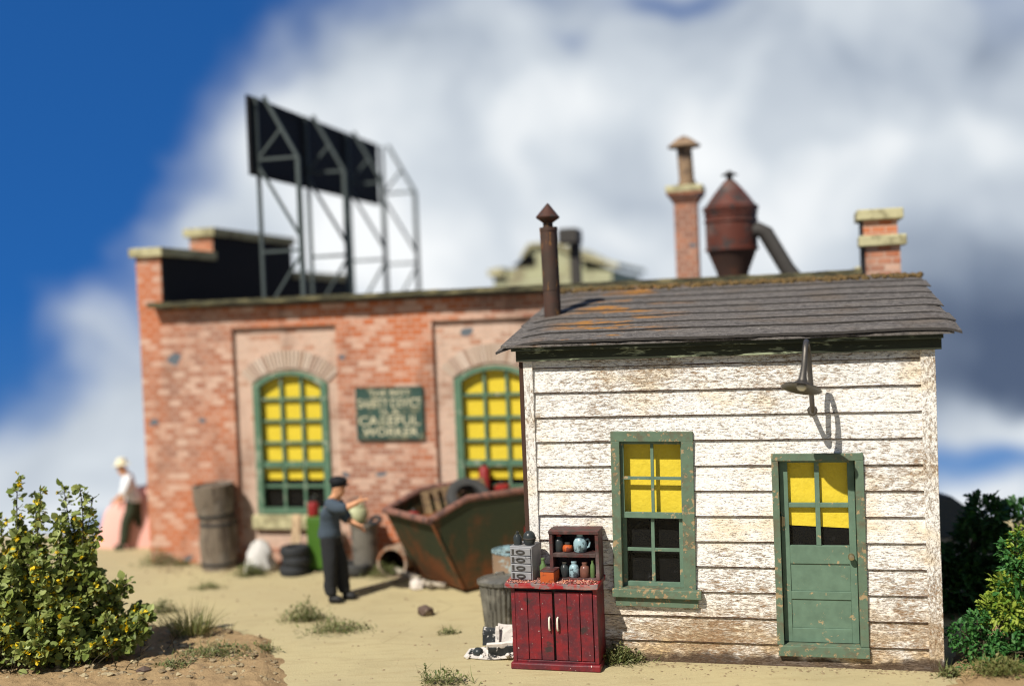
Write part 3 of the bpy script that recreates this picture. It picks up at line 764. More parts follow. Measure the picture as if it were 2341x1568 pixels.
    b.box(gmx - mu / 2, gmx + mu / 2, y + .006, y + t - .006, gz0, gz1); b.box(g0x, gmx - mu / 2, y + .008, y + t - .008, gmz - .025, gmz + .025); b.box(gmx + mu / 2, g1x, y + .008, y + t - .008, gmz - .025, gmz + .025)
    door = b.build('door', M['green_clean'], root, .004)
    fo = frame_b.build('door_frame', M['green'], door, .006)
    b = MB(); b.box(g0x - .01, g1x + .01, y + .024, y + .026, gz0 - .01, gz1 + .01); b.build('pane', M['glass'], door)
    bz = s5(600, 528)[1]
    b = MB(); b.hexa([(g0x - .02, .115, bz + .015), (g1x + .02, .115, bz - .015), (g1x + .02, .12, bz - .015), (g0x - .02, .12, bz + .015)], [(g0x - .02, .115, gz1 + .02), (g1x + .02, .115, gz1 + .02), (g1x + .02, .12, gz1 + .02), (g0x - .02, .12, gz1 + .02)])
    b.build('blind', M['yellow'], door)
    b = MB(); b.box(ex0, ex1, .128, .133, gz0 - .05, ez1); b.build('curtain', M['dark'], door)
    kx, kz = s5(830, 718)
    b = MB(); b.lathe([(.012, 0), (.012, .03), (.032, .045), (.036, .062), (.028, .08), (.005, .085)], 16, T(kx, y, kz, 90)); b.lathe([(.034, 0), (.034, .006)], 16, T(kx, y, kz, 90))
    b.build('knob', M['brass'], door, smooth=50)
    hx, hz_ = s5(382, 485)
    b = MB(); b.box(ex0 + .004, ex0 + .045, .035, .049, hz_ - .05, hz_ + .05); b.tube([(ex0 + .02, .03, hz_ - .06), (ex0 + .02, .03, hz_ + .06)], .011, 8); b.build('hinge', M['brass'], door)
    # stovepipe on the left wall
    yp = 1.35; xp = .035
    b = MB(); b.tube([(xp, yp, 3.3), (xp + .0, yp, 4.0), (xp - .015, yp, 4.97)], .107, 18)
    b.tube([(xp - .004, yp, 4.2), (xp - .005, yp, 4.24)], .112, 18); b.tube([(xp - .012, yp, 4.94), (xp - .013, yp, 4.985)], .113, 18)
    b.tube([(xp - .013, yp, 4.9), (xp - .018, yp, 5.07)], .062, 14)
    sp_ = b.build('stovepipe', M['rust_dark'], root, smooth=40)
    b = MB(); b.lathe([(.06, 0), (.145, .06), (.15, .075), (.08, .16), (.01, .245)], 18, T(xp - .018, yp, 5.04, 0, 2)); b.build('rain_cap', M['rust_cap'], sp_, smooth=40)
    return wr, H
WR, SHED_H = shed()


def lamp():
    bx, bz = SH.at(1857, 938)
    root = thing('gooseneck_lamp', 'grey gooseneck barn lamp sticking out above the green shed door', 'lamp', SH.pt(bx, 0, bz), SH.rot)
    pts = [(0, .0, 0), (0, -.18, .0), (0, -.31, .01), (-.002, -.365, .04), (-.006, -.385, .12), (-.012, -.39, .32), (-.02, -.40, .52), (-.028, -.44, .67), (-.035, -.51, .745), (-.045, -.59, .76)]
    pts2 = [(-.045, -.59, .76), (-.055, -.68, .72), (-.063, -.725, .64), (-.075, -.745, .52), (-.09, -.76, .42)]
    b = MB(); b.tube(pts + pts2[1:3], .026, 12); b.build('arm', M['grey_metal'], root, smooth=60)
    b = MB(); b.tube(pts2[1:] + [(-.10, -.77, .34)], [.024, .027, .032, .038, .058], 16); b.build('neck', M['grey_metal'], root, smooth=60)
    b = MB(); prof = [(.062, .045), (.085, .024), (.13, .005), (.18, -.012), (.205, -.032), (.199, -.035), (.15, -.012), (.09, .004), (.01, .010)]
    b.lathe(prof, 28, T(-.105, -.775, .32, -20, 10)); b.build('shade', M['grey_metal'], root, smooth=50)
    b = MB(); b.lathe([(.01, .01), (.045, -.005), (.05, -.03), (.03, -.055), (.005, -.06)], 16, T(-.105, -.775, .33, -14, 9)); b.build('bulb', M['ivory'], root, smooth=60)
    b = MB(); b.lathe([(.05, 0), (.055, .012), (.035, .028), (.03, .04)], 18, T(0, -.015, 0, 90)); b.build('wall_plate', M['grey_metal'], root, smooth=40)
lamp()

# ------------------------------------------------------------------ brick building
def arch_pts(xa, xb, zs, rise, n=14):
    """segmental arch from left springing to right"""
    w = (xb - xa) / 2; r = (w * w + rise * rise) / (2 * rise); cx = (xa + xb) / 2; cz = zs + rise - r; a = math.asin(w / r)
    return [(cx + r * math.sin(-a + 2 * a * i / n), cz + r * math.cos(-a + 2 * a * i / n)) for i in range(n + 1)]


def brick_building():
    root = thing('brick_building', 'long red brick building with arched green windows and stepped parapets', 'building', BR.o, BR.rot)
    A = BR.at
    LEN = 11.55 + .0; EZ = 4.22; DEP = 8.0; TH = .28
    # window bays: recess panel, window
    r0, r1 = A(540, 1000)[0], A(778, 1000)[0]; rz1 = A(660, 746)[1]; rz0 = A(660, 1255)[1]
    w0, w1 = A(580, 1000)[0], A(750, 1000)[0]; wz0 = A(665, 1175)[1]; wzs = A(580, 880)[1]; wtop = A(665, 848)[1]
    bw = r1 - r0; s2 = A(997, 1000)[0]; off2 = s2 - r0
    bays = [0.0, off2, off2 * 2, ]
    # front wall in pieces round the recesses
    b = MB(); xs = -.0
    for o in bays:
        b.box(xs, r0 + o, 0, TH, 0, EZ); b.box(r0 + o, r1 + o, 0, TH, rz1, EZ); b.box(r0 + o, r1 + o, 0, TH, 0, rz0); xs = r1 + o
    b.box(xs, LEN + .3, 0, TH, 0, EZ)
    b.box(0, TH, TH, DEP, 0, EZ); b.box(LEN + .02, LEN + .3, TH, DEP, 0, EZ); b.box(TH, LEN + .02, DEP - TH, DEP, 0, EZ)
    b.build('wall', M['brick'], root)
    # recessed panels with the arched opening
    for o in bays:
        xa, xb = w0 + o, w1 + o; ap = arch_pts(xa, xb, wzs, wtop - wzs)
        b = MB(); y0, y1 = .075, .2
        b.box(r0 + o, xa, y0, y1, rz0, wzs); b.box(xb, r1 + o, y0, y1, rz0, wzs); b.box(xa, xb, y0, y1, rz0, wz0)
        for i in range(len(ap) - 1):
            (ax, az), (bx_, bz_) = ap[i], ap[i + 1]
            b.prism([(ax, az), (bx_, bz_), (bx_, rz1), (ax, rz1)], y0, y1)
        b.box(r0 + o, xa, y0, y1, wzs, rz1); b.box(xb, r1 + o, y0, y1, wzs, rz1)
        b.build('recessed_panel', M['brick_pale'], root)
        # arch of bricks on edge
        b = MB(); ip = arch_pts(xa - .02, xb + .02, wzs + .03, wtop - wzs + .02, 26); op = arch_pts(xa - .22, xb + .22, wzs + .20, wtop - wzs + .14, 26)
        for i in range(26):
            g = .12
            l = lambda p, q, t: (p[0] + (q[0] - p[0]) * t, p[1] + (q[1] - p[1]) * t)
            b.prism([l(ip[i], ip[i + 1], g), l(ip[i], ip[i + 1], 1 - g), l(op[i], op[i + 1], 1 - g), l(op[i], op[i + 1], g)], .045, .08)
        b.build('brick_arch', M['arch'], root)
        # sill
        b = MB(); b.box(xa - .08, xb + .08, -.03, .2, wz0 - .24, wz0 - .02); b.build('window_sill', M['stone'], root, .01)
        # window: frame, muntins, blind
        b = MB(); fw = .115; ia = [(xa + fw, wz0 + .09)] + arch_pts(xa + fw, xb - fw, wzs - .04, wtop - wzs - .03) + [(xb - fw, wz0 + .09)]
        oa = [(xa, wz0)] + ap + [(xb, wz0)]
        for i in range(len(oa) - 1): b.prism([oa[i], oa[i + 1], ia[i + 1], ia[i]], .03, .12)
        b.prism([oa[0], ia[0], ia[-1], oa[-1]], .03, .12)
        win = b.build('window', M['green_far'], root)
        gx0, gx1 = xa + fw, xb - fw; gz0, gz1 = wz0 + .09, wtop - .10
        b = MB()
        for k in (1, 2): x = gx0 + (gx1 - gx0) * k / 3; b.box(x - .022, x + .022, .085, .12, gz0, gz1 + .03)
        nrow = 6; zz = [gz0 + (gz1 - gz0) * k / nrow for k in range(1, nrow)]
        for q, z in enumerate(zz):
            h = .05 if q == 1 else .022
            for c in range(3):
                xl = gx0 + (gx1 - gx0) * c / 3 + (.022 if c else 0); xr = gx0 + (gx1 - gx0) * (c + 1) / 3 - (.022 if c < 2 else 0)
                b.box(xl, xr, .088 if q != 1 else .07, .117, z - h, z + h)
        b.build('muntins', M['green_far'], win)
        bz = A(665, 1098)[1]
        b = MB(); b.box(gx0 - .03, gx1 + .03, .155, .16, bz, gz1 + .06); b.build('blind', M['yellow'], win)
        b = MB(); b.box(gx0 - .03, gx1 + .03, .17, .175, gz0 - .03, gz1 + .06); b.build('curtain', M['dark'], win)
        b = MB(); b.box(gx0 - .02, gx1 + .02, .10, .102, gz0 - .02, gz1 + .04); b.build('pane', M['glass'], win)
    # roof falling to the rear, eave felt
    b = MB(); b.hexa([(.4, -.06, EZ + .02), (LEN - .0, -.06, EZ + .02), (LEN - .0, DEP, EZ - .3), (.4, DEP, EZ - .3)], [(.4, -.06, EZ + .10), (LEN - .0, -.06, EZ + .10), (LEN - .0, DEP, EZ - .2), (.4, DEP, EZ - .2)])
    roof = b.build('roof', M['tar'], root)
    b = MB()
    n = 70; vs = []; fs = []
    for i in range(n + 1):
        x = .30 + (LEN + .02 - .30) * i / n; j = .018 * noise.noise(Vector((x * 1.1, 0, 3))) + .01 * noise.noise(Vector((x * 5, 0, 3)))
        lo = EZ + .02 + j; hi = EZ + .13 + j * .8
        vs += [(x, -.24, lo + .03), (x, -.23, hi), (x, .3, hi + .005), (x, .3, lo)]
    for i in range(n):
        a = i * 4; d = a + 4; fs += [(a, d, d + 1, a + 1), (a + 1, d + 1, d + 2, a + 2), (a + 2, d + 2, d + 3, a + 3), (a + 3, d + 3, d, a)]
    fs += [(0, 1, 2, 3), (n * 4, n * 4 + 3, n * 4 + 2, n * 4 + 1)]
    b.add(vs, fs); b.build('eave_felt', M['felt'], roof)
    # stepped parapets
    def parapet(x0, z1, z2, w=.46, D1=1.75, side=1, D2=5.0, zr=None):
        b = MB(); zr = zr or z1 - .25
        b.box(x0, x0 + w, -.0, D1, EZ - .01, z1); b.box(x0, x0 + w, D1, D2, EZ - .01, z2); b.box(x0, x0 + w, D2, DEP, EZ - .01, zr)
        p = b.build('parapet', M['brick'], root)
        b = MB(); xi = x0 + w + .002 if side > 0 else x0 - .022; b.box(xi, xi + .02, .03, D1, EZ, z1 - .003); b.box(xi, xi + .02, D1 + .002, D2, EZ, z2 - .003); b.box(xi, xi + .02, D2 + .002, DEP - .02, EZ, zr - .005); b.build('tar_lining', M['boardblack'], p)
        o = .085; b = MB()
        b.box(x0 - o, x0 + w + o, -.08, D1 - .002, z1, z1 + .15); b.box(x0 - o, x0 + w + o, D1 - .08, D2 + .08, z2, z2 + .15); b.box(x0 - o, x0 + w + o, D2 + .002, DEP + .05, zr, zr + .15)
        b.build('coping', M['stone'], p, .015)
    parapet(-.012, A(335, 588)[1] - .0, BR.at(480, 540, 1.75)[1])
    xR = A(1978, 560)[0]
    parapet(xR, A(2015, 562)[1], BR.at(2010, 502, .35)[1], .47, .35, -1, .95, EZ + .06)
    # tall chimney with a metal flue
    s = 2.0; fr = lambda px, py: BR.at(px, py, s)
    c0 = fr(1571, 600)[0]; wd = (fr(1598, 560)[0] - fr(1546, 560)[0]) / 2; zt = fr(1568, 462)[1]; zc0 = fr(1568, 440)[1]; zc = fr(1568, 424)[1]
    b = MB(); b.box(c0 - wd, c0 + wd, s, s + 2 * wd, EZ - .3, zt)
    for k in range(5): q = .02 + .022 * k; h = (zc0 - zt) / 5; b.box(c0 - wd - q, c0 + wd + q, s - q, s + 2 * wd + q, zt + h * k, zt + h * (k + 1))
    ch = b.build('chimney', M['brick_orange'], roof)
    b = MB(); q = .12; b.box(c0 - wd - q, c0 + wd + q, s - q, s + 2 * wd + q, zc0, zc); b.build('chimney_cap', M['stone'], ch, .02)
    fz1 = fr(1563, 335)[1]; fx = fr(1563, 380)[0]; yc = s + wd
    b = MB(); b.tube([(fx + .03, yc, zc), (fx, yc, fz1 + .03)], .125, 16); b.tube([(fx + .03, yc, zc), (fx + .028, yc, zc + .08)], .15, 16); fl = b.build('flue', M['flue'], ch, smooth=40)
    b = MB(); b.lathe([(.10, 0), (.27, .01), (.275, .03), (.12, .15), (.02, .20)], 18, T(fx, yc, fz1)); b.build('flue_cowl', M['flue'], ch, smooth=40)
    return EZ
M['lining'] = plain('rust_with_pipe_shade', (.035, .014, .008), .95)  # dark rust, deepened to paint the shade inside the pipe
M['arch'] = leaf_mat('pale_arch_brick', [(.42, .29, .21), (.60, .49, .40), (.50, .38, .29), (.66, .55, .46), (.36, .24, .18)], .0001, .9)
M['brick_orange'] = brick_mat('orange_chimney_brick', .02)
M['flue'] = worn('tan_rusty_flue', (.30, .20, .12), (.12, .08, .055), .45, 5, .7, .1)
EZ = brick_building()


def text_mesh(lines, mat, parent, name='lettering'):
    """lines: (words, x centre, z bottom, width, height); raised letters facing -y"""
    b = MB()
    for words, xc, zb, w, h, y in lines:
        cu = bpy.data.curves.new('t', 'FONT'); cu.body = words; cu.size = 1; cu.extrude = .02; cu.offset = .012; cu.resolution_u = 3
        o = bpy.data.objects.new('t', cu); COL.objects.link(o)
        dg = bpy.context.evaluated_depsgraph_get(); me = bpy.data.meshes.new_from_object(o.evaluated_get(dg))
        xs = [v.co.x for v in me.vertices]; ys = [v.co.y for v in me.vertices]; sx = w / (max(xs) - min(xs)); sy = h / (max(ys) - min(ys)); x0 = min(xs); y0 = min(ys)
        b.add([(xc - w / 2 + (v.co.x - x0) * sx, y - v.co.z * .15, zb + (v.co.y - y0) * sy) for v in me.vertices], [tuple(p.vertices) for p in me.polygons])
        bpy.data.objects.remove(o); bpy.data.curves.remove(cu); bpy.data.meshes.remove(me)
    return b.build(name, mat, parent)


def wall_sign():
    x0, z1 = BR.at(815, 886); x1, z0 = BR.at(972, 1003); w = x1 - x0; h = z1 - z0
    root = thing('wall_sign', 'dark green safety slogan sign with faded cream letters on the brick wall', 'sign', BR.pt((x0 + x1) / 2, 0, z0), BR.rot)
    b = MB(); b.box(-w / 2, w / 2, -.045, -.004, 0, h); b.build('panel', M['signgreen'], root, .006)
    b = MB(); t = .03
    b.box(-w / 2 - .002, w / 2 + .002, -.055, -.046, h - t, h + .002); b.box(-w / 2 - .002, w / 2 + .002, -.055, -.046, -.002, t); b.box(-w / 2 - .002, -w / 2 + t, -.054, -.046, t, h - t); b.box(w / 2 - t, w / 2 + .002, -.054, -.046, t, h - t)
    b.build('border', M['signgreen'], root)
    L = lambda s, xa, xb, ya, yb: (s, ((xa + xb) / 2 - 1060) / 1500 * w, (1370 - yb) / 1150 * h, (xb - xa) / 1500 * w, (yb - ya) / 1150 * h, -.048)
    text_mesh([L('THE BEST', 610, 1540, 285, 405), L('SAFETY DEVICE', 355, 1775, 465, 670), L('IS A', 850, 1290, 715, 815), L('CAREFUL', 355, 1730, 850, 1060), L('WORKER', 440, 1690, 1105, 1290)], M['signletter'], root)
wall_sign()


def billboard():
    near = BR.pt(0, 0, 0)
    # the board runs straight back from the front of the roof
    t0 = None; s0 = .75
    x0 = BR.at(585, 400, s0)[0]
    root = thing('billboard', 'black rooftop billboard seen from behind on grey steel trusses', 'billboard', BR.pt(x0, s0, EZ - .02), BR.rot)
    zb = BR.at(585, 398, s0)[1] - EZ; zt = BR.at(585, 216, s0)[1] - EZ; L = 5.9
    b = MB(); b.box(-.07, -.02, -.12, L + .0, zb, zt); o = b.build('panel', M['boardblack'], root)
    b = MB()
    for y in (L / 3, 2 * L / 3): b.box(-.019, .01, y - .06, y + .06, zb + .02, zt - .02)
    for z in (zb + .06, zt - .10): b.box(-.017, .004, -.1, L, z, z + .05)
    b.build('batten', M['boardblack'], root)
    dz = .76; zh = zb + .26; wd = .058
    for k in range(4):
        y = .05 + (L + .12 - .05) * k / 3; base = -.02 * y - .03
        b = MB(); b.bar((.03, y, base), (.03, y, zt - .02), wd); b.build('front_post', M['frame_steel'], root)
        b = MB(); b.bar((dz, y, base), (dz, y, zh), wd * 1.3); b.build('rear_post', M['frame_steel'], root)
        b = MB(); b.bar((.18, y, zt - .02), (dz, y, zh), wd); b.bar((.03, y, zh), (dz, y, zh), wd * .8)
        b.bar((.06, y, zh + .05), (.46, y, zt - .60), wd * .7)
        b.bar((.03, y, zh - .1), (dz, y, 1.15), wd * .8); b.bar((.03, y, .95), (dz, y, .95), wd * .8); b.bar((dz, y, .9), (.12, y, base + .05), wd * .7)
        b.build('brace', M['frame_steel'], root)
billboard()


def dust_collector():
    s = 1.3; fr = lambda px, py: BR.at(px, py, s)
    cx = fr(1670, 560)[0]; k = (fr(1731, 520)[0] - fr(1610, 520)[0]) / 2; z = lambda py: fr(1670, py)[1] - EZ
    root = thing('dust_collector', 'rusty red cyclone dust collector with conical top above the roofs', 'dust collector', BR.pt(cx, s + .4, EZ), BR.rot)
    b = MB(); b.lathe([(k, z(568)), (k * 1.0, z(470))], 28); b.build('drum', M['rust'], root, smooth=40)
    b = MB(); b.lathe([(k * 1.07, z(478)), (k * 1.08, z(468)), (k * .98, z(466)), (k * .62, z(436)), (k * .28, z(412)), (k * .16, z(405))], 28); b.build('conical_top', M['rust'], root, smooth=30)
    for y in (566, 500, 484):
        b = MB(); b.lathe([(k * 1.0, z(y + 5)), (k * 1.045, z(y + 4)), (k * 1.045, z(y - 1)), (k * 1.0, z(y - 2))], 28); b.build('hoop', M['rust'], root)
    b = MB(); b.lathe([(k * .45, z(680)), (k * .62, z(622)), (k * .95, z(572)), (k, z(568))], 28); b.build('hopper', M['rust_cone'], root, smooth=30)
    b = MB(); b.tube([(0, 0, z(406)), (0, 0, z(392))], k * .12, 12); b.lathe([(k * .1, z(396)), (k * .34, z(394)), (k * .1, z(386)), (.01, z(383))], 16); b.build('top_vent', M['soot'], root, smooth=40)
    x1 = fr(1800, 620)[0] - cx; xe = fr(1742, 520)[0] - cx
    b = MB(); b.tube([(k * .6, -.1, z(528)), (xe - .06, -.1, z(526)), (xe + .04, -.1, z(533)), (x1, -.1, z(620)), (x1 + .36, -.1, z(690))], .125, 14); b.build('duct', M['soot'], root, smooth=50)
    for i in range(3):
        a = 2 * PI * i / 3 + .5
        b = MB(); b.bar((k * .45 * math.cos(a), k * .45 * math.sin(a), z(600)), (k * .5 * math.cos(a), k * .5 * math.sin(a), z(700)), .07); b.build('leg', M['soot'], root)
dust_collector()


def rear_buildings():
    # pale building with a rounded monitor roof behind
    s = 9.5; fr = lambda px, py: BR.at(px, py, s)
    x0 = fr(1128, 640)[0]; x1 = fr(1400, 640)[0]; xm = fr(1238, 560)[0]; zt = fr(1238, 566)[1]; zs = fr(1200, 628)[1]; w = x1 - x0
    root = thing('monitor_building', 'pale yellow green building with gabled end and dark vents behind the brick roof', 'building', BR.pt(x0, s, 0), BR.rot)
    c = xm - x0
    b = MB(); b.box(0, w, 0, 5, 0, zs); b.prism([(.3, zs + .002), (w - .2, zs + .002), (w - .9, zs + .3), (c + .3, zt), (c - .3, zt), (.75, zs + .35)], .1, 4.9); b.build('wall', M['cream_green'], root, .03)
    b = MB(); b.hexa([(-.1, -.15, zs + .0), (.32, -.15, zs + .0), (.32, 5.1, zs), (-.1, 5.1, zs)], [(-.1, -.15, zs + .14), (.2, -.15, zs + .2), (.2, 5.1, zs + .2), (-.1, 5.1, zs + .14)])
    b.prism([(.72, zs + .38), (c - .3, zt + .03), (c + .3, zt + .03), (w - .85, zs + .36), (w + .15, zs + .05), (w + .15, zs + .16), (w - .85, zs + .46), (c + .32, zt + .12), (c - .32, zt + .12), (.70, zs + .46)], .0, 5.0)
    b.build('roof', M['stone'], root)
    b = MB(); b.prism([(c - .75, zs + .22), (c - .2, zs + .22), (c - .2, zt - .15), (c - .4, zt - .15)], .06, .099); b.build('window', M['dark'], root)
    b = MB(); b.prism([(c + 1.0, zs + .08), (c + 1.5, zs + .08), (c + 1.2, zs + .36), (c + 1.0, zs + .45)], .06, .099); b.build('window', M['dark'], root)
    # dark elbow vent on the brick roof
    s = 4.5; fr = lambda px, py: BR.at(px, py, s)
    vx = fr(1302, 600)[0]; z1 = fr(1302, 522)[1]; hw = (fr(1325, 560)[0] - fr(1280, 560)[0]) / 2; zb = fr(1302, 556)[1]
    root = thing('roof_vent', 'square black elbow vent behind the rusty shed stovepipe', 'vent', BR.pt(vx, s, EZ - .2), BR.rot)
    b = MB(); b.box(-.02, hw * .85, .15, .15 + hw * 1.2, 0, zb - EZ + .4); b.build('shaft', M['soot'], root, .01)
    b = MB(); b.prism([(-hw, zb - EZ + .2), (hw, zb - EZ + .2), (hw, z1 - EZ + .16), (hw * .8, z1 - EZ + .2), (-hw * .8, z1 - EZ + .2), (-hw, z1 - EZ + .14)], -.1, .15 + hw * 1.4); b.build('hood', M['soot'], root, .02)
    # grey house with a dark roof at the far right
    s = 7.0; fx = Frame(G(2120, 1290), -6)
    root = thing('grey_house', 'blurred grey house with dark sloping roof beyond the shrubs', 'house', fx.pt(0, 0, 0), fx.rot)
    e = fx.at(2240, 1215); t = fx.at(2170, 1138)
    b = MB(); x1 = e[0] + .05; x0 = -3.2; b.box(x0, x1, 0, 2.6, 0, e[1]); b.build('wall', M['greywall'], root)
    zt = t[1]; xt = t[0]
    b = MB(); b.hexa([(x0 - .2, -.25, e[1] - .02), (x1 + .25, -.25, e[1] - .02), (x1 + .25, 2.8, e[1] - .02), (x0 - .2, 2.8, e[1] - .02)], [(x0 + .8, .1, zt), (xt + .1, .1, zt), (xt + .1, 2.5, zt), (x0 + .8, 2.5, zt)])
    b.build('roof', M['roofslate'], root, .03)
rear_buildings()

# ------------------------------------------------------------------ things along the brick wall
def ring(b, r, h, n=30, M_=None, tread=True):
    p = [(r * .58, h * .12), (r * .72, 0), (r * .90, h * .02), (r * .985, h * .18), (r, h * .3), (r, h * .7), (r * .985, h * .82), (r * .90, h * .98), (r * .72, h), (r * .58, h * .88), (r * .55, h * .5), (r * .58, h * .12)]
    vs = []; fs = []
    for q, z in p:
        for k in range(n):
            a = 2 * PI * k / n; g = (1 - .025 * (k % 2)) if (tread and q > r * .97) else 1
            vs.append((q * g * math.cos(a), q * g * math.sin(a), z))
    for i in range(len(p) - 1):
        for k in range(n): a, c = i * n + k, i * n + (k + 1) % n; fs.append((a, c, c + n, a + n))
    return b.add(vs, fs, M_)


def px_at(p): return F / (p - EYE).dot(FWD)


def wall_things():
    # two old barrels, one standing on the other
    p = G(502, 1298); k = 1 / px_at(p)
    def barrel(name, label, loc, r0, r1, h, tilt, mat, hoops):
        root = thing(name, label, 'barrel', loc, 0.3); root.rotation_euler = (rad(tilt[0]), rad(tilt[1]), .3)
        b = MB(); n = 40
        wob = lambda a, z: -.012 * (math.cos(a * 20) > .8)
        b.lathe([(r0 * .9, 0), (r0, .0), (r0 + (r1 - r0) * .5 + .03, h * .5), (r1, h), (r1 * .92, h), (r1 * .9, h - .04), (.01, h - .04)], 80, wob=wob); b.build('staves', mat, root, smooth=50)
        for z in hoops:
            rr = r0 + (r1 - r0) * z + .035 * (1 - abs(z - .5) * 2) + .008
            b = MB(); b.lathe([(rr - .02, z * h - .025), (rr, z * h - .025), (rr, z * h + .025), (rr - .02, z * h + .025)], 40); b.build('hoop', M['soot'], root)
        return root
    barrel('wooden_barrel', 'lower grey wooden barrel standing at the brick wall carrying another', p + Vector((0, .03, 0)), 39 * k, 40 * k, 115 * k, (0, 0), M['barrel_wood'], (.12, .9))
    barrel('wooden_barrel', 'upper grey barrel flared to its rim, tilted on top of another barrel', p + Vector((-.03, .03, 116 * k)), 38 * k, 46 * k, 76 * k, (0, -3), M['barrel_wood'], (.10,))
    # white sack
    p = G(590, 1312); k = 1 / px_at(p)
    b = MB(); b.lathe([(.01, 0), (30 * k, .0), (36 * k, 15 * k), (30 * k, 40 * k), (19 * k, 58 * k), (8 * k, 65 * k), (.01, 66 * k)], 24)
    o = b.build('white_sack', M['white_sack'], None, loc=p + Vector((0, .25, 0)), smooth=70); roughen(o, .09, 5, 1); tag(o, 'lumpy white sack slumped between the barrels and the tyre stack', 'sack')
    # tyre stack
    p = G(668, 1322); k = 1 / px_at(p)
    labs = ['black tyre lying at the bottom of the three tyre stack', 'middle black tyre of the three tyre stack', 'top black tyre of the stack beside the green locker']
    for i in range(3):
        b = MB(); h = 22 * k; ring(b, (35 - (i == 1) * 1.0) * k, h)
        o = b.build('tyre', M['tyre'], None, loc=p + Vector(((-.02, .02, 0)[i], .3, h * i * 1.01)), rotz=i * .7, smooth=50); tag(o, labs[i], 'tyre', 'tyres lying about the yard')
    # boards leaning behind the tyres
    p = G(672, 1308)
    b = MB(); b.bar((0, .02, .02), (.05, .20, .88), .15, .03); o = b.build('wood_plank', M['plank'], None, loc=p + Vector((0, .0, 0))); tag(o, 'short tan plank leaning on the window sill behind the tyres', 'plank')
    # green locker with a red can on it
    p = G(722, 1312); k = 1 / px_at(p)
    root = thing('green_locker', 'bright green steel locker standing behind the man in the black cap', 'locker', p + Vector((.0, .25, 0)), BR.rot)
    w = 36 * k / 2; h = 128 * k
    b = MB(); b.box(-w, w + .1, -w, w, .04, h); b.build('body', M['pumpgreen'], root, .02)
    b = MB(); b.box(-w + .03, w + .07, -w - .015, -w - .002, .08, h - .05); d = b.build('door', M['pumpgreen'], root, .006)
    b = MB(); b.box(w - .0, w + .03, -w - .04, -w - .016, h * .5, h * .5 + .12); b.build('handle', M['grey_metal'], d, .005)
    b = MB(); b.box(-w + .01, w + .09, -w + .02, w - .02, 0, .04); b.build('plinth', M['soot'], root)
    root = thing('red_gas_can', 'red can with a black spout standing on the green locker', 'can', p + Vector((-.04, .25, h)), BR.rot)
    q = 13 * k
    b = MB(); b.lathe([(q * .95, 0), (q, .02), (q, 26 * k), (q * .8, 31 * k), (q * .3, 33 * k), (.01, 33 * k)], 20); b.build('body', M['red_can'], root, smooth=40)
    b = MB(); b.tube([(0, 0, 32 * k), (.01, 0, 40 * k), (.05, 0, 48 * k)], .025, 8); b.build('spout', M['black_gloss'], root)
    b = MB(); b.tube([(-q * .7, 0, 30 * k), (-q * .6, 0, 40 * k), (q * .5, 0, 40 * k), (q * .6, 0, 31 * k)], .012, 8); b.build('handle', M['soot'], root)
    # zinc bin with lid ajar and an olive pot
    p = G(832, 1316); k = 1 / px_at(p)
    root = thing('zinc_bin', 'dull grey zinc bin standing behind the man, against the brick wall', 'bin', p + Vector((.0, .25, 0)))
    wob = lambda a, z: .02 * math.cos(a * 22)
    r = 31 * k; h = 112 * k
    b = MB(); b.lathe([(r * .9, 0), (r * .9, .03), (r, h - .03), (r, h)], 88, wob=wob); b.lathe([(r * .9, .0), (r * 1.0, h - .02)], 20, Matrix.Scale(.97, 4)); b.build('body', M['galv_dull'], root, smooth=60)
    b = MB(); b.lathe([(r * 1.02, h - .04), (r * 1.06, h - .03), (r * 1.06, h + .01), (r * .98, h + .015), (r * .9, h + .012), (.01, h + .02)], 40); b.build('rim', M['galv_dull'], root, smooth=40)
    root = thing('olive_pot', 'olive coloured round pot resting on the zinc bin', 'pot', p + Vector((-.10, .22, h + .02)))
    q = 27 * k
    b = MB(); b.lathe([(q * .6, 0), (q * .85, .05), (q, q * .7), (q * .9, q * 1.2), (q * .65, q * 1.5), (q * .7, q * 1.6), (q * .6, q * 1.6), (q * .5, q * 1.4), (.01, q * 1.35)], 24); b.build('bowl', M['olive'], root, smooth=50)
    b = MB(); b.tube([(-q * .7, 0, q * 1.5), (-q * .6, 0, q * 2), (0, 0, q * 2.2), (q * .6, 0, q * 2), (q * .7, 0, q * 1.5)], .015, 8); b.build('handle', M['soot'], root)
    b = MB(); ring(b, 17 * k, 9 * k, 24, T(0, 0, 0, 25, -12))
    o = b.build('rubber_ring', M['tyre'], None, loc=p + Vector((.20, .12, h + .05)), smooth=50); tag(o, 'small black rubber ring lying on the zinc bin beside the olive pot', 'ring')
    # a tyre leaning by the bin
    p = G(800, 1322); k = 1 / px_at(p)
    b = MB(); ring(b, 33 * k, 24 * k, 30, T(0, 0, .04, 0, 8)); o = b.build('tyre', M['tyre_dusty'], None, loc=p + Vector((.05, .2, 0)), smooth=50); tag(o, 'dusty single tyre lying flat before the zinc bin', 'tyre', 'tyres lying about the yard')
    # clay pipe with its mouth to the yard
    p = G(896, 1322); k = 1 / px_at(p); r = 37 * k
    b = MB(); n = 28
    prof = [(r * .84, 0), (r, 0), (r * 1.02, .06), (r * .9, .09), (r * .9, .9), (r * .82, .9), (r * .82, .10), (r * .84, .04), (r * .84, 0)]
    vs = []; fs = []
    for q, z in prof:
        for j in range(n): a = 2 * PI * j / n; vs.append((q * math.cos(a), z, q * math.sin(a) + r))
    for i in range(len(prof) - 1):
        for j in range(n): a, c = i * n + j, i * n + (j + 1) % n; fs.append((a, c, c + n, a + n))
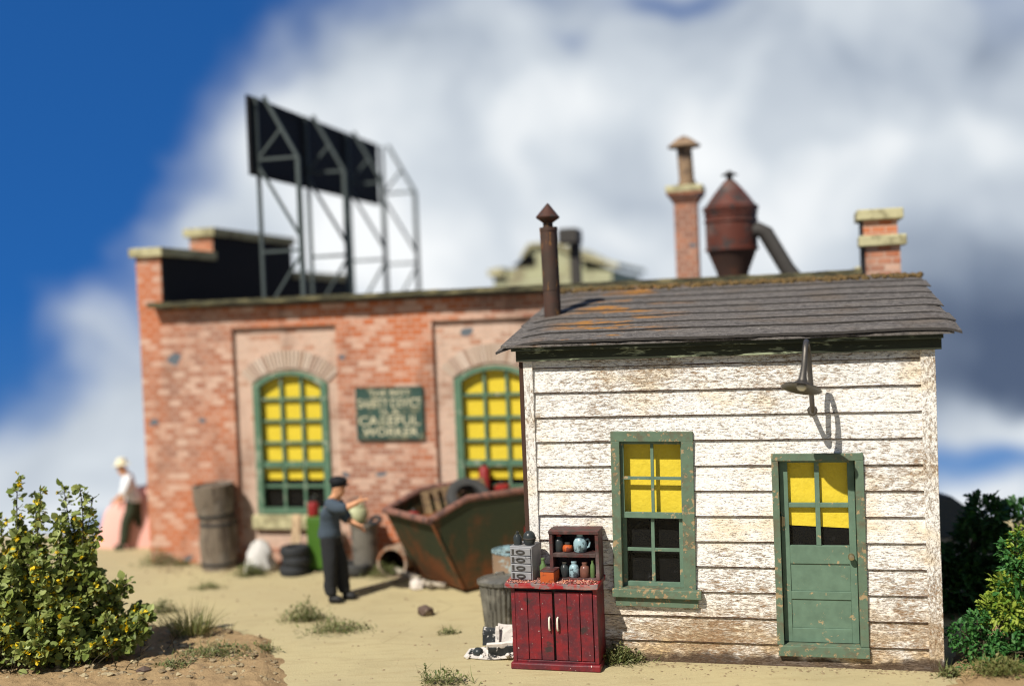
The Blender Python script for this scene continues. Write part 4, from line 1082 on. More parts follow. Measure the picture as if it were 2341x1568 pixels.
    fs.append(tuple(5 * n + j for j in range(n))); b.add(vs, fs); o = b.build('clay_pipe', M['clay'], None, loc=p + Vector((0, .05, -.02)), rotz=rad(-16), smooth=40); tag(o, 'broken rusty clay pipe lying with its dark mouth toward the yard', 'pipe')
    b = MB(); b.lathe([(r * .80, .06), (r * .815, .89)], 28, T(0, 0, r, -90)); b.f.pop(-2); b.build('shaded_rust_lining', M['lining'], o, smooth=40)
    # sticks and pale rock
    for (a, c, w, lab) in (((905, 1314, .05), (985, 1350, .03), .09, 'grey weathered stick lying across another near the hopper'), ((940, 1338, .02), (1022, 1348, .02), .085, 'pale split stick with a broken end nearest the hopper'),
                          ((800, 1362, .02), (955, 1322, .03), .055, 'long thin stick standing in for a stick and the shadow of the man')):  # the last one stands in for the man's cast shadow and a stick
        pa = G(a[0], a[1]); pb = G(c[0], c[1]); b = MB()
        d = pb - pa
        pts = [Vector((0, 0, a[2] + w / 2)) + (d * t) + Vector((0, 0, (c[2] - a[2]) * t)) + noise.noise_vector(Vector((t * 2, a[0], 0))) * .015 for t in [i / 8 for i in range(9)]]
        b.tube(pts, [w / 2 * (1 + .15 * noise.noise(Vector((t, a[0], 4)))) for t in range(9)], 8)
        o = b.build('wooden_stick', M['grey_wood'], None, loc=pa, smooth=60); tag(o, lab, 'stick')
    def rock(name, px, py, w, h, mat, lab, cat):
        p = G(px, py); k = 1 / px_at(p); bm = bmesh.new(); bmesh.ops.create_icosphere(bm, subdivisions=1, radius=1)
        sd = Vector((px * .1, 0, 0))
        for v in bm.verts:
            v.co *= 1 + .35 * noise.noise(v.co * 1.3 + sd); v.co.x *= w * k / 2; v.co.y *= w * k / 2.4; v.co.z = (v.co.z + .62) * h * k / 1.7
        me = bpy.data.meshes.new(name); bm.to_mesh(me); bm.free(); me.materials.append(mat)
        o = bpy.data.objects.new(name, me); COL.objects.link(o); o.location = p; tag(o, lab, cat)
    rock('rock', 952, 1346, 38, 26, M['pale_rock'], 'small pale rock beside the crossed sticks', 'rock')
    rock('rock', 973, 1406, 46, 26, M['rock'], 'brown angular rock alone on the open sand', 'rock')
    rock('pebble', 1251, 1524, 14, 15, M['orange_pebble'], 'tiny orange pebble at the foot of the red cabinet', 'pebble')
    rock('rock', 1104, 1362, 18, 10, M['rock'], 'small dark stone near the foot of the green hopper', 'rock')
    rock('rock', 330, 1545, 40, 26, M['rock'], 'reddish stone on the brown soil before the flowering bush', 'rock')
wall_things()


def hopper():
    o0 = G(1060, 1357)                        # foot corner towards the yard
    A = Vector((.82, .572, 0)).normalized(); ang = math.atan2(A.y, A.x)
    root = thing('tipping_hopper', 'rusty dark green tipping hopper full of scrap between brick building and shed', 'skip', o0, ang)
    inv = Matrix.Rotation(-ang, 4, 'Z')
    L, Wd = 2.4, 1.32; zl, zh = 1.10, 1.33; run = .52; kx = .14
    # side profile (x along, z up), y across from 0 to Wd
    prof = [(0.0, .05), (-.50, zl), (kx - .02, zh), (L, zh), (L, .05)]
    ib = lambda y: [(x, y, z) for x, z in prof]
    t = .04
    b = MB()
    outer0, outer1 = ib(0), ib(Wd)
    b.prism(prof, 0, t); b.prism(prof, Wd - t, Wd)
    b.hexa([(0, t, .05), (0, Wd - t, .05), (.04, Wd - t, .05), (.04, t, .05)], [(-.50, t, zl), (-.50, Wd - t, zl), (-.46, Wd - t, zl), (-.46, t, zl)])
    b.box(L - t, L, t, Wd - t, .05, zh); b.box(.04, L - t, t, Wd - t, .05, .09)
    b.build('tub', M['rustg'], root, .008)
    b = MB(); rr = .055
    for y in (0 + t / 2, Wd - t / 2): b.tube([(-.50, y, zl), (kx - .02, y, zh), (L, y, zh)], rr, 8)
    b.tube([(-.50, 0, zl), (-.50, Wd, zl)], rr, 8); b.tube([(L, 0, zh), (L, Wd, zh)], rr, 8); b.build('rim', M['rust_rim'], root, smooth=60)
    b = MB(); b.bar((-.012, -.008, .08), (-.47, -.008, zl - .05), .05, .03); b.build('corner_rib', M['rust_seam'], root, .004)
    b = MB(); b.box(.1, L - .1, .12, .24, 0, .05); b.box(.1, L - .1, Wd - .24, Wd - .12, 0, .05); b.build('skid', M['rust_rim'], root)
    b = MB(); b.box(1.1, 1.2, -.07, -.005, .7, .8); b.tube([(1.15, -.06, .75), (1.15, -.06, 1.0)], .02, 8); b.build('latch', M['red_can'], root)
    b = MB(); vs = []; fs = []; n = 16          # heap of rubbish inside
    for j in range(n + 1):
        for i in range(n + 1): x = -.30 + (L - .05 + .30) * i / n; y = .05 + (Wd - .1) * j / n; vs.append((x, y, .93 + .12 * math.sin(PI * j / n) + .14 * noise.noise(Vector((x * 3, y * 3, 0)))))
    for j in range(n):
        for i in range(n): a = j * (n + 1) + i; fs.append((a, a + 1, a + n + 2, a + n + 1))
    b.add(vs, fs); hp = b.build('scrap', M['rust_seam'], None, loc=o0, rotz=ang); tag(hp, 'dark heap of scrap filling the green hopper', 'scrap', None, 'stuff')
    wp = lambda x, y, z: o0 + Matrix.Rotation(ang, 3, 'Z') @ Vector((x, y, z))
    # slatted crate lying on the scrap
    q = wp(.45, .86, 1.0); root = thing('slatted_crate', 'dirty brown slatted crate thrown into the hopper', 'crate', q, ang + rad(12)); root.rotation_euler = (rad(56), rad(-10), rad(8))
    for i in range(7):
        b = MB(); x = -.42 + i * .14; b.box(x, x + .085, -.33, .33, .24, .27); b.box(x, x + .085, -.355, -.33, 0, .27); b.build('slat', M['crate'], root, .004)
    b = MB(); b.box(-.45, .52, -.33, -.27, 0, .238); b.box(-.45, .52, .28, .34, 0, .238); b.box(-.45, -.425, -.27, .28, 0, .238); b.box(.5, .525, -.27, .28, 0, .238); b.build('frame', M['crate'], root, .004)
    b = MB(); ring(b, .34, .17, 30); o = b.build('tyre', M['tyre_dusty'], None, loc=wp(.42, .46, 1.20), smooth=50); o.rotation_euler = (rad(46), rad(-14), rad(35)); tag(o, 'grey black tyre propped inside the green hopper', 'tyre', 'tyres lying about the yard')
    for (x, y, z, r, h, lab) in ((-.33, .80, .92, .10, .20, 'small crimson can behind the front lip of the hopper'), (1.12, 1.05, 1.12, .085, .48, 'tall red canister sticking out of the hopper beside the crate'), (1.25, .75, 1.12, .12, .22, 'red can half hidden at the back rim of the hopper')):
        root = thing('red_can', lab, 'can', wp(x, y, z), 0); root.rotation_euler = (rad(R.uniform(-20, 20)), rad(R.uniform(-15, 15)), 0)
        b = MB(); b.lathe([(r * .96, 0), (r, .015), (r, h * .85), (r * .7, h * .95), (r * .3, h)], 18); b.build('body', M['red_can'], root, smooth=40)
        b = MB(); b.lathe([(r * .28, h), (r * .28, h + .04)], 12); b.build('cap', M['soot'], root)
hopper()

# ------------------------------------------------------------------ cabinet corner
CF = Frame(G(1174, 1527), 14.6)


def cabinet():
    Wd, D, H = .965, .46, .955
    root = thing('red_cabinet', 'battered red double door cabinet standing before the shed', 'cabinet', CF.o, CF.rot)
    b = MB(); b.box(.0, .045, .012, D, .075, H - .05); b.box(Wd - .045, Wd, .012, D, .075, H - .05); b.box(.045, Wd - .045, D - .03, D, .075, H - .05); b.box(.045, Wd - .045, .03, D - .03, H - .075, H - .05)
    b.box(.045, .92, .015, .05, .075, .10); b.build('carcass', M['red'], root, .006)
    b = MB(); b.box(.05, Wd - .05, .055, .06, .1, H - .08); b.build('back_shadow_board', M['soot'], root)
    b = MB(); b.box(-.02, Wd + .02, -.03, D + .0, 0, .075); o = b.build('plinth', M['red'], root, .018); roughen(o, .006, 7, 4)
    b = MB(); b.box(-.055, Wd + .025, -.045, D + .02, H - .05, H + .005); o = b.build('worktop', M['red_top'], root, .014); roughen(o, .010, 8, 6)
    half = (Wd - .10) / 2
    for k in range(2):
        x0 = .05 + k * (half + .012) - .006; n = 3; b = MB(); w = (half - .006) / n
        for i in range(n): b.box(x0 + i * w + .004, x0 + (i + 1) * w - .004, .006 + .004 * R.random(), .035, .108, H - .095)
        b.box(x0 + .004, x0 + half - .01, .0355, .045, .108, H - .095)
        d = b.build('door', M['red'], root, .004)
        hx = x0 + (half - .045 if k == 0 else .035)
        b = MB(); b.tube([(hx, .008, .44), (hx, -.02, .445), (hx, -.03, .475), (hx, -.03, .545), (hx, -.02, .575), (hx, .008, .58)], .0105, 8); b.build('handle', M['ivory'], d, smooth=60)
    top = H + .008
    P = lambda x, y, z=0: CF.pt(x, y, top + z)
    # drawer unit
    w, h, d = .262, .375, .30
    root = thing('drawer_unit', 'scuffed grey four drawer steel cabinet on the left of the red cabinet', 'drawers', P(-.02, .10), CF.rot - rad(7))
    b = MB(); b.box(0, w, .012, d, 0, h); b.build('case', M['drawer'], root, .006)
    for i in range(4):
        z0 = .012 + i * (h - .02) / 4; z1 = z0 + (h - .02) / 4 - .010
        b = MB(); b.box(.01, w - .012, -.006, .011, z0, z1); dr = b.build('drawer', M['drawer'], root, .005)
        zc = (z0 + z1) / 2; b = MB()
        pts = [(w / 2 - .045 + .045 + .048 * math.cos(a) * (1), -.012, zc + .018 * math.sin(a)) for a in [2 * PI * q / 14 for q in range(15)]]
        b.tube(pts, .0075, 6); b.box(.03, .055, -.010, -.006, zc - .028, zc + .028); b.build('pull', M['soot'], dr)
    # black canister and round flask on it
    root = thing('black_canister', 'small black canister with a stopper on the grey drawer unit', 'canister', P(.055, .20, h), 0)
    b = MB(); b.lathe([(.045, 0), (.048, .01), (.048, .085), (.035, .105), (.03, .12), (.01, .122)], 18); b.build('body', M['black_gloss'], root, smooth=40)
    b = MB(); b.lathe([(.012, .12), (.02, .13), (.018, .145), (.004, .15)], 12); b.build('stopper', M['black_gloss'], root, smooth=50)
    root = thing('round_flask', 'dark glossy ball shaped flask on the grey drawer unit', 'flask', P(.19, .20, h), 0)
    b = MB(); b.lathe([(.045, 0), (.06, .012), (.07, .05), (.072, .085), (.06, .125), (.035, .15), (.01, .158)], 22); b.build('body', M['black_gloss'], root, smooth=70)
    b = MB(); b.lathe([(.073, .066), (.0755, .07), (.0755, .078), (.073, .082)], 22); b.build('seam', M['soot'], root)
    # hutch with jars
    w, h, d = .555, .545, .27; x0, y0 = .425, .15
    root = thing('open_hutch', 'dark red open two shelf hutch standing on the red cabinet', 'shelf', P(x0, y0), CF.rot)
    b = MB(); t = .04; b.box(0, t, 0, d, 0, h - t); b.box(w - t, w, 0, d, 0, h - t); b.box(t, w - t, d - .015, d, 0, h - t); o = b.build('side', M['red_wood'], root, .005)
    b = MB(); b.box(-.006, w + .006, -.01, d + .01, h - t, h); o = b.build('top', M['red_wood'], root, .006); roughen(o, .004, 9, 3)
    b = MB(); b.box(t, w - t, -.006, d - .015, h * .46, h * .46 + .045); b.build('shelf', M['red_wood'], root, .006)
    b = MB(); b.box(t, w - t, .0, d - .015, 0, .02); b.build('bottom', M['red_wood'], root, .004)
    s1 = h * .46 + .046; s0 = .021
    def jar(name, lab, cat, x, y, z, r, hh, mat, lid=None, fat=1.0):
        r *= 1.15; hh *= 1.12
        root = thing(name, lab, cat, P(x0 + x, y0 + y, z), CF.rot)
        b = MB(); b.lathe([(r * .85, 0), (r, .01), (r * fat, hh * .55), (r * .85, hh * .8), (r * .5, hh * .9), (r * .5, hh)], 16); b.build('body', mat, root, smooth=50)
        b = MB(); b.lathe([(r * .56, hh), (r * .58, hh + .004), (r * .56, hh + .02), (.004, hh + .022)], 14); b.build('lid', lid or M['soot'], root, smooth=40)
        return root
    jar('glass_jar', 'dark jar on the upper shelf of the hutch', 'jar', .09, .10, s1, .048, .15, M['black_gloss'], M['red_can'])
    jar('red_pot', 'low rusty red pot between the jars on the upper hutch shelf', 'pot', .19, .09, s1, .05, .075, M['orange'])
    j = jar('blue_jug', 'large pale blue jug on the upper shelf of the hutch', 'jug', .335, .08, s1, .062, .17, M['ice'], M['ice'], 1.1)
    b = MB(); b.tube([(.05, 0, .13), (.09, 0, .145), (.11, 0, .11), (.10, 0, .06), (.055, 0, .04)], .012, 8); b.build('handle', M['ice'], j, smooth=60)
    jar('glass_jar', 'dark blue jar at the left of the lower hutch shelf', 'jar', .15, .07, s0, .042, .13, M['black_gloss'], M['grey_metal'])
    jar('pale_jar', 'pale blue jar in the middle of the lower hutch shelf', 'jar', .26, .06, s0, .05, .14, M['ice'], M['ice'])
    jar('brown_jar', 'squat brown jar on the lower hutch shelf beside the pale jar', 'jar', .38, .06, s0, .048, .13, M['amber'], M['amber'])
    jar('green_bottle', 'thin green bottle at the right end of the lower hutch shelf', 'bottle', .47, .05, s0, .024, .155, M['bottle_green'], M['bottle_green'])
    x0, y0 = 0, 0
    root = thing('green_bottle', 'olive green bottle between the drawer unit and the hutch', 'bottle', P(.335, .20), 0)
    b = MB(); b.lathe([(.036, 0), (.04, .01), (.04, .14), (.022, .165), (.018, .2), (.018, .215), (.004, .216)], 16); b.build('body', M['bottle_green'], root, smooth=40)
    b = MB(); b.lathe([(.02, .205), (.022, .207), (.022, .228), (.004, .23)], 12); b.build('cap', M['bottle_green'], root)
    root = thing('orange_box', 'rusty orange box with a dark lid at the front edge of the cabinet top', 'box', P(.345, .0), CF.rot - rad(6))
    b = MB(); b.box(0, .158, 0, .2, 0, .118); o = b.build('body', M['orange'], root, .006); b = MB(); b.box(-.004, .162, -.004, .204, .119, .134); b.build('lid', M['red_wood'], root, .005)
    b = MB()                                   # flakes of paint and shavings over the top
    for i in range(700):
        x, y = R.uniform(-.04, .97), R.uniform(-.04, .2)
        s = R.uniform(.005, .019); q = CF.pt(x, y, top); a = R.uniform(0, 6.28); c_, s_ = math.cos(a) * s, math.sin(a) * s; z = s * R.uniform(.3, 1.2)
        b.add([q + Vector((c_, s_, 0)), q + Vector((-s_, c_, z)), q + Vector((-c_, -s_, .001)), q + Vector((s_, -c_, z * .4))], [(0, 1, 2, 3)])
    o = b.build('paint_flakes', M['flake']); tag(o, kind='stuff')

    # galvanised bin
    p = G(1148, 1440); k = 1 / px_at(p)
    root = thing('dustbin', 'ribbed galvanised dustbin with a domed lid left of the red cabinet', 'bin', p, .2)
    r, h = .255, .62; wob = lambda a, z: .040 * math.cos(a * 24)
    b = MB(); b.lathe([(r * .80, 0), (r * .80, .03), (r * .9, h * .5), (r, h - .06), (r, h)], 130, wob=wob); b.build('body', M['galv'], root, smooth=70)
    b = MB(); b.lathe([(r * .83, -.0), (r * .84, .025), (r * .78, .03)], 40); b.lathe([(r * 1.0, h - .03), (r * 1.05, h - .025), (r * 1.05, h), (r * 1.0, h + .003)], 40); b.build('band', M['galv'], root, smooth=50)
    b = MB(); b.lathe([(r * 1.09, h - .02), (r * 1.12, h - .015), (r * 1.12, h + .025), (r * 1.05, h + .035), (r * .98, h + .03), (r * .9, h + .045), (r * .5, h + .07), (.01, h + .075)], 44); lid = b.build('lid', M['galv'], root, smooth=35); roughen(lid, .008, 5)
    b = MB(); b.tube([(-.06, 0, h + .07), (-.05, 0, h + .105), (.05, 0, h + .105), (.06, 0, h + .07)], .01, 8); b.build('handle', M['galv'], lid, smooth=60)
    # drum behind
    p = G(1182, 1415); root = thing('oil_drum', 'pale blue oil drum with rust patches behind the dustbin', 'drum', p, .4)
    r, h = .285, .90
    b = MB(); b.lathe([(r, 0), (r * 1.02, .01), (r * 1.02, .03), (r, .04), (r, h * .33), (r * 1.025, h * .345), (r, h * .36), (r, h * .64), (r * 1.025, h * .655), (r, h * .67), (r, h - .02)], 40); b.build('body', M['blue_drum'], root, smooth=50)
    b = MB(); b.lathe([(r * 1.0, h - .02), (r * 1.03, h - .015), (r * 1.03, h + .004), (r * .97, h + .006), (r * .965, h - .012), (.01, h - .012)], 40); o = b.build('lid', M['ice'], root, smooth=40)
    b = MB(); b.lathe([(.035, h - .012), (.035, h + .008), (.004, h + .01)], 14, T(-.12, -.08, 0)); b.build('bung', M['grey_metal'], root)
    # heap of broken enamelled scrap
    p = G(1122, 1500); root = thing('broken_appliance', 'pale heap of broken white and black enamel scrap lying left of the cabinet', 'scrap', p, CF.rot)
    s = 1 / px_at(p)
    b = MB(); n = 16; vs = []; fs = []                # curled base sheet
    for i in range(n + 1):
        u = i / n; x = (-58 + 116 * u) * s
        vs += [(x, -.10 - .05 * math.sin(u * PI), .012 + .03 * max(0, u - .5)), (x, .02, .02 + .02 * math.sin(u * 9)), (x, .13, .03 + .10 * u)]
    for i in range(n): a = i * 3; fs += [(a, a + 3, a + 4, a + 1), (a + 1, a + 4, a + 5, a + 2)]
    b.add(vs, fs); o = b.build('base_sheet', M['white_chip'], root); sm = o.modifiers.new('solid', 'SOLIDIFY'); sm.thickness = .012
    def slab(name, x0, x1, z0, z1, y0, y1, mat, tx, tz, rg=.012):
        q = MB(); q.box(-(x1 - x0) / 2 * s, (x1 - x0) / 2 * s, 0, y1 - y0, 0, (z1 - z0) * s)
        o = q.build(name, mat, root, .006); roughen(o, rg, 11, 4); o.location = ((x0 + x1) / 2 * s, y0, z0 * s); o.rotation_euler = (rad(tx), rad(R.uniform(-6, 6)), rad(tz)); return o
    slab('back_panel', 8, 58, 16, 68, .10, .13, M['white_chip'], -14, 5); slab('black_plate', -24, 14, 20, 62, .07, .095, M['black_chip'], -10, -7)
    slab('side_rail', 8, 17, 18, 66, .05, .075, M['white_chip'], -8, 2); slab('tray', 0, 60, 8, 30, -.08, .05, M['black_chip'], 12, 9, .02); slab('tray_lip', -2, 58, 26, 38, -.09, -.06, M['white_chip'], 25, 10, .018)
    for q in range(16):
        x, y, r = R.uniform(-46, 54), R.uniform(-.14, .04), R.uniform(.015, .04)
        c = MB(); c.lathe([(r * .7, 0), (r, r * .4), (r * .8, r), (r * .2, r * 1.3)], 6, T(x * s, y, .015 + max(0, (x + 10)) * s * .12, R.uniform(-40, 40), R.uniform(-40, 40), R.uniform(0, 180))); o = c.build('shard', M['white_chip'] if q % 3 else M['black_chip'], root); roughen(o, .01, 20)
    b = MB(); b.lathe([(.01, 0), (.05, .01), (.065, .04), (.05, .075), (.02, .095), (.005, .1)], 16, T(-24 * s, -.04, .02, 0, -25)); b.tube([(-48 * s, -.05, .03), (-42 * s, -.05, .08), (-30 * s, -.04, .05)], .018, 8); o = b.build('knob', M['black_gloss'], root, smooth=50)
cabinet()

# ------------------------------------------------------------------ people
def skin_obj(name, V, E, mat, parent, sub=2, root='pelvis'):
    keys = list(V); me = bpy.data.meshes.new(name); me.from_pydata([V[k][0] for k in keys], [(keys.index(a), keys.index(b)) for a, b in E], [])
    o = bpy.data.objects.new(name, me); COL.objects.link(o)
    sk = o.modifiers.new('skin', 'SKIN'); sk.use_smooth_shade = True; sk.branch_smoothing = .6
    ly = me.skin_vertices[0].data if me.skin_vertices else None
    if ly is None:
        me.attributes  # keep
    for i, k in enumerate(keys):
        r = V[k][1]; ly[i].radius = r if isinstance(r, tuple) else (r, r); ly[i].use_root = (k == root)
    ss = o.modifiers.new('sub', 'SUBSURF'); ss.levels = sub; ss.render_levels = sub
    dg = bpy.context.evaluated_depsgraph_get(); nm = bpy.data.meshes.new_from_object(o.evaluated_get(dg)); o.modifiers.clear(); o.data = nm; bpy.data.meshes.remove(me); nm.name = name
    nm.materials.clear(); nm.materials.append(mat); nm.shade_smooth(); o.parent = parent
    return o


def make_skin_ready():
    # the skin layer only exists once a mesh has had the modifier added through the data API
    pass


def person(label, loc, rz, pose, cols, scale=1.0, hat='cap'):
    root = thing('person', label, 'person', loc, rz, None, scale)
    J = {k: Vector(v) for k, v in pose.items()}
    V = {}; E = []
    def chain(*ks):
        for a, b in zip(ks, ks[1:]): E.append((a, b))
    def v(k, p, r): V[k] = (tuple(p), r)
    v('pelvis', J['pelvis'], (.115, .13)); v('waist', J['waist'], (.11, .13)); v('chest', J['chest'], (.125, .155)); v('nb', J['neck'], (.085, .09)); hd = J['head']
    v('jaw', hd + Vector((.020, 0, -.09)), (.105, .095)); v('face', hd, (.145, .125)); v('skull', hd + Vector((-.012, 0, .075)), (.135, .118)); v('nose', hd + Vector((.102, 0, -.018)), .016)
    v('chin', hd + Vector((.06, 0, -.10)), .03); v('ear0', hd + Vector((-.005, -.085, -.01)), (.018, .012)); v('ear1', hd + Vector((-.005, .085, -.01)), (.018, .012))
    chain('pelvis', 'waist', 'chest', 'nb', 'jaw', 'face', 'skull'); chain('face', 'nose'); chain('jaw', 'chin'); chain('face', 'ear0'); chain('face', 'ear1')
    for s, sg in (('r', -1), ('l', 1)):
        sh, el, wr = J['sh' + s], J['el' + s], J['wr' + s]
        v('sh' + s, sh, .068); v('el' + s, el, .056); v('wr' + s, wr, .040); d = (wr - el).normalized()
        up = Vector((0, 0, 1)); side = d.cross(up).normalized(); up = side.cross(d)
        palm = wr + d * .055; v('pa' + s, palm, (.022, .036)); kn = wr + d * .09; v('kn' + s, kn, (.018, .036)); chain('chest', 'sh' + s, 'el' + s, 'wr' + s, 'pa' + s, 'kn' + s)
        for f in range(4):
            o = side * (-.028 + .019 * f); ln = (.062, .072, .068, .052)[f]; a = kn + o + d * .012; b1 = a + d * ln * .5 - up * .006; c = a + d * ln - up * .022
            v('f%d0%s' % (f, s), a, .0095); v('f%d1%s' % (f, s), b1, .0085); v('f%d2%s' % (f, s), c, .0065); chain('kn' + s, 'f%d0%s' % (f, s), 'f%d1%s' % (f, s), 'f%d2%s' % (f, s))
        t0 = palm + side * -.035 * sg * -1 + d * .0; v('t0' + s, palm + up * .03 + d * .005, .012); v('t1' + s, palm + up * .05 + d * .035, .010); v('t2' + s, palm + up * .055 + d * .06, .008); chain('pa' + s, 't0' + s, 't1' + s, 't2' + s)
        hp, kn_, an = J['hp' + s], J['kn' + s], J['an' + s]
        v('hp' + s, hp, .085); v('ke' + s, kn_, .055); v('an' + s, an, .038); v('to' + s, an + Vector((.14, 0, -.045)), (.028, .04)); chain('pelvis', 'hp' + s, 'ke' + s, 'an' + s, 'to' + s)
    skin_obj('body', V, E, cols['skin'], root)
    # shirt
    V = {}; E = []
    v('pelvis', J['pelvis'] + Vector((0, 0, -.11)), (.175, .20)); v('hipline', J['pelvis'] + Vector((0, 0, .02)), (.175, .20)); v('waist', J['waist'], (.165, .19)); v('chest', J['chest'], (.185, .22)); v('nb', J['neck'] - Vector((0, 0, .03)), (.09, .10)); chain('pelvis', 'hipline', 'waist', 'chest', 'nb')
    for s in 'rl':
        sh, el, wr = J['sh' + s], J['el' + s], J['wr' + s]
        v('sh' + s, sh, .115); v('ua' + s, sh.lerp(el, .55), .098); v('el' + s, el, .088); v('sl' + s, el.lerp(wr, .42), .088); chain('chest', 'sh' + s, 'ua' + s, 'el' + s, 'sl' + s)
    o = skin_obj('shirt', V, E, cols['shirt'], root); roughen(o, .012, 9)
    V = {}; E = []
    v('pelvis', J['pelvis'], (.175, .20)); v('waist', J['waist'] - Vector((0, 0, .02)), (.155, .18)); chain('pelvis', 'waist')
    for s in 'rl':
        hp, kn_, an = J['hp' + s], J['kn' + s], J['an' + s]
        v('hp' + s, hp - Vector((0, 0, .06)), .135); v('ke' + s, kn_, .108); v('ca' + s, kn_.lerp(an, .5), .100); v('an' + s, an + Vector((0, 0, .0)), .095); chain('pelvis', 'hp' + s, 'ke' + s, 'ca' + s, 'an' + s)
    o = skin_obj('trousers', V, E, cols['trousers'], root); roughen(o, .014, 8)
    for s in 'rl':
        an = J['an' + s]; V = {}; E = []
        v('pelvis', an + Vector((-.045, 0, -.02)), .075); v('mid', an + Vector((.07, 0, -.03)), (.06, .065)); v('toe', an + Vector((.18, 0, -.042)), (.046, .06)); chain('pelvis', 'mid', 'toe'); skin_obj('shoe', V, E, cols['shoe'], root)
    for sg in (-1, 1):
        b = MB(); b.lathe([(.003, -.009), (.009, -.004), (.009, .004), (.003, .009)], 8, T(hd.x + .096, hd.y + .036 * sg, hd.z + .012)); b.build('eye', M['black_gloss'], root)
    b = MB(); b.box(hd.x + .088, hd.x + .10, hd.y - .025, hd.y + .025, hd.z - .062, hd.z - .054); b.build('mouth', M['red_wood'], root, .003)
    if hat == 'cap':
        b = MB(); b.lathe([(.098, 0), (.112, .03), (.118, .055), (.09, .085), (.04, .10), (.005, .103)], 22, T(hd.x - .005, hd.y, hd.z + .045, 0, 6, 0, 1.12)); b.build('cap', cols['hat'], root, smooth=60)
        b = MB(); b.hexa([(hd.x + .05, hd.y - .075, hd.z + .047), (hd.x + .15, hd.y - .05, hd.z + .032), (hd.x + .15, hd.y + .05, hd.z + .032), (hd.x + .05, hd.y + .075, hd.z + .047)], [(hd.x + .05, hd.y - .075, hd.z + .06), (hd.x + .15, hd.y - .05, hd.z + .042), (hd.x + .15, hd.y + .05, hd.z + .042), (hd.x + .05, hd.y + .075, hd.z + .06)]); b.build('cap_peak', cols['hat'], root, .006)
        b = MB(); b.lathe([(.03, -.07), (.07, -.06), (.088, -.01), (.088, .055), (.06, .06)], 18, T(hd.x - .022, hd.y, hd.z + .02)); b.build('hair', cols['hat'], root, smooth=60)
    else:
        b = MB(); b.lathe([(.165, 0), (.17, .01), (.105, .025), (.10, .07), (.085, .12), (.03, .135), (.005, .136)], 24, T(hd.x, hd.y, hd.z + .045, 0, 5)); b.build('hat', cols['hat'], root, smooth=50)
    return root


POSE_W = dict(anr=(-.03, -.10, .085), anl=(.10, .10, .085), knr=(-.02, -.10, .50), knl=(.06, .10, .50), hpr=(-.045, -.085, .90), hpl=(-.03, .085, .90), pelvis=(-.045, 0, .96), waist=(-.055, 0, 1.10), chest=(-.02, 0, 1.33), neck=(.045, 0, 1.475), head=(.11, 0, 1.60),
              shr=(.0, -.18, 1.41), elr=(.245, -.23, 1.335), wrr=(.44, -.19, 1.42), shl=(-.01, .18, 1.40), ell=(.10, .25, 1.14), wrl=(.28, .20, 1.04))
POSE_F = dict(anr=(-.24, -.09, .10), anl=(.20, .09, .085), knr=(-.10, -.09, .50), knl=(.12, .09, .52), hpr=(-.03, -.085, .90), hpl=(-.01, .085, .90), pelvis=(-.02, 0, .96), waist=(.0, 0, 1.10), chest=(.04, 0, 1.33), neck=(.10, 0, 1.48), head=(.17, 0, 1.60),
              shr=(.05, -.18, 1.41), elr=(.08, -.24, 1.13), wrr=(.22, -.20, .94), shl=(.05, .18, 1.41), ell=(.10, .24, 1.14), wrl=(.26, .2, 1.0))


def people():
    person('man in black cap, slate blue shirt and dark trousers reaching out one arm', G(768, 1374), rad(-12), POSE_W, dict(skin=M['skin'], shirt=M['shirt'], trousers=M['trousers'], shoe=M['shoe'], hat=M['cap']))
    person('blurred person in cream hat and pale shirt striding beyond the building corner', G(308, 1252), rad(190), POSE_F, dict(skin=M['skin'], shirt=M['white_cloth'], trousers=M['drab'], shoe=M['drab'], hat=M['straw']), .92, 'hat')
people()


def pink_mound():
    p = G(330, 1262); k = 1 / px_at(p)
    b = MB(); b.lathe([(150 * k, 0), (142 * k, 25 * k), (118 * k, 80 * k), (90 * k, 118 * k), (50 * k, 140 * k), (.01, 148 * k)], 36)
    o = b.build('pink_mound', M['pink'], None, loc=p + Vector((0, .75, -.02)), smooth=60); o.scale = (1, .3, 1); roughen(o, .06, 1.5); tag(o, 'soft pale pink rounded mound behind the person in the hat', 'mound')
pink_mound()

# ------------------------------------------------------------------ plants
def leaf(b, p, d, up, ln, w, fold=.25, lobes=False):
    d = d.normalized(); s = d.cross(up)
    if s.length < 1e-3: s = d.orthogonal()
    s.normalize(); n = s.cross(d)
    if lobes:
        prof = ((0, .08), (.18, .42), (.30, .22), (.45, .5), (.58, .26), (.74, .4), (.86, .16))
    else: prof = ((0, .05), (.25, .42), (.55, .5), (.82, .3))
    mid = [p + d * ln * t - n * ln * .12 * t * t for t, _ in prof] + [p + d * ln - n * ln * .14]
    l = [m_ + s * w * q + n * w * fold * q for m_, (t, q) in zip(mid, prof)]; r = [m_ - s * w * q + n * w * fold * q for m_, (t, q) in zip(mid, prof)]
    k = len(prof); vs = mid + l + r; fs = []
    for i in range(k - 1): fs += [(i, i + 1, k + 2 + i, k + 1 + i), (i + 1, i, 2 * k + 1 + i, 2 * k + 2 + i)]
    fs += [(k - 1, k, 2 * k), (k, k - 1, 3 * k)]
    b.add(vs, fs)


def rvec():
    while True:
        q = Vector((R.uniform(-1, 1), R.uniform(-1, 1), R.uniform(-1, 1)))
        if .05 < q.length < 1: return q.normalized()


def fast_build(b, name, mat, parent):
    me = bpy.data.meshes.new(name); me.from_pydata([tuple(q) for q in b.v], [], b.f); me.materials.append(mat)
    o = bpy.data.objects.new(name, me); COL.objects.link(o); o.parent = parent
    return o


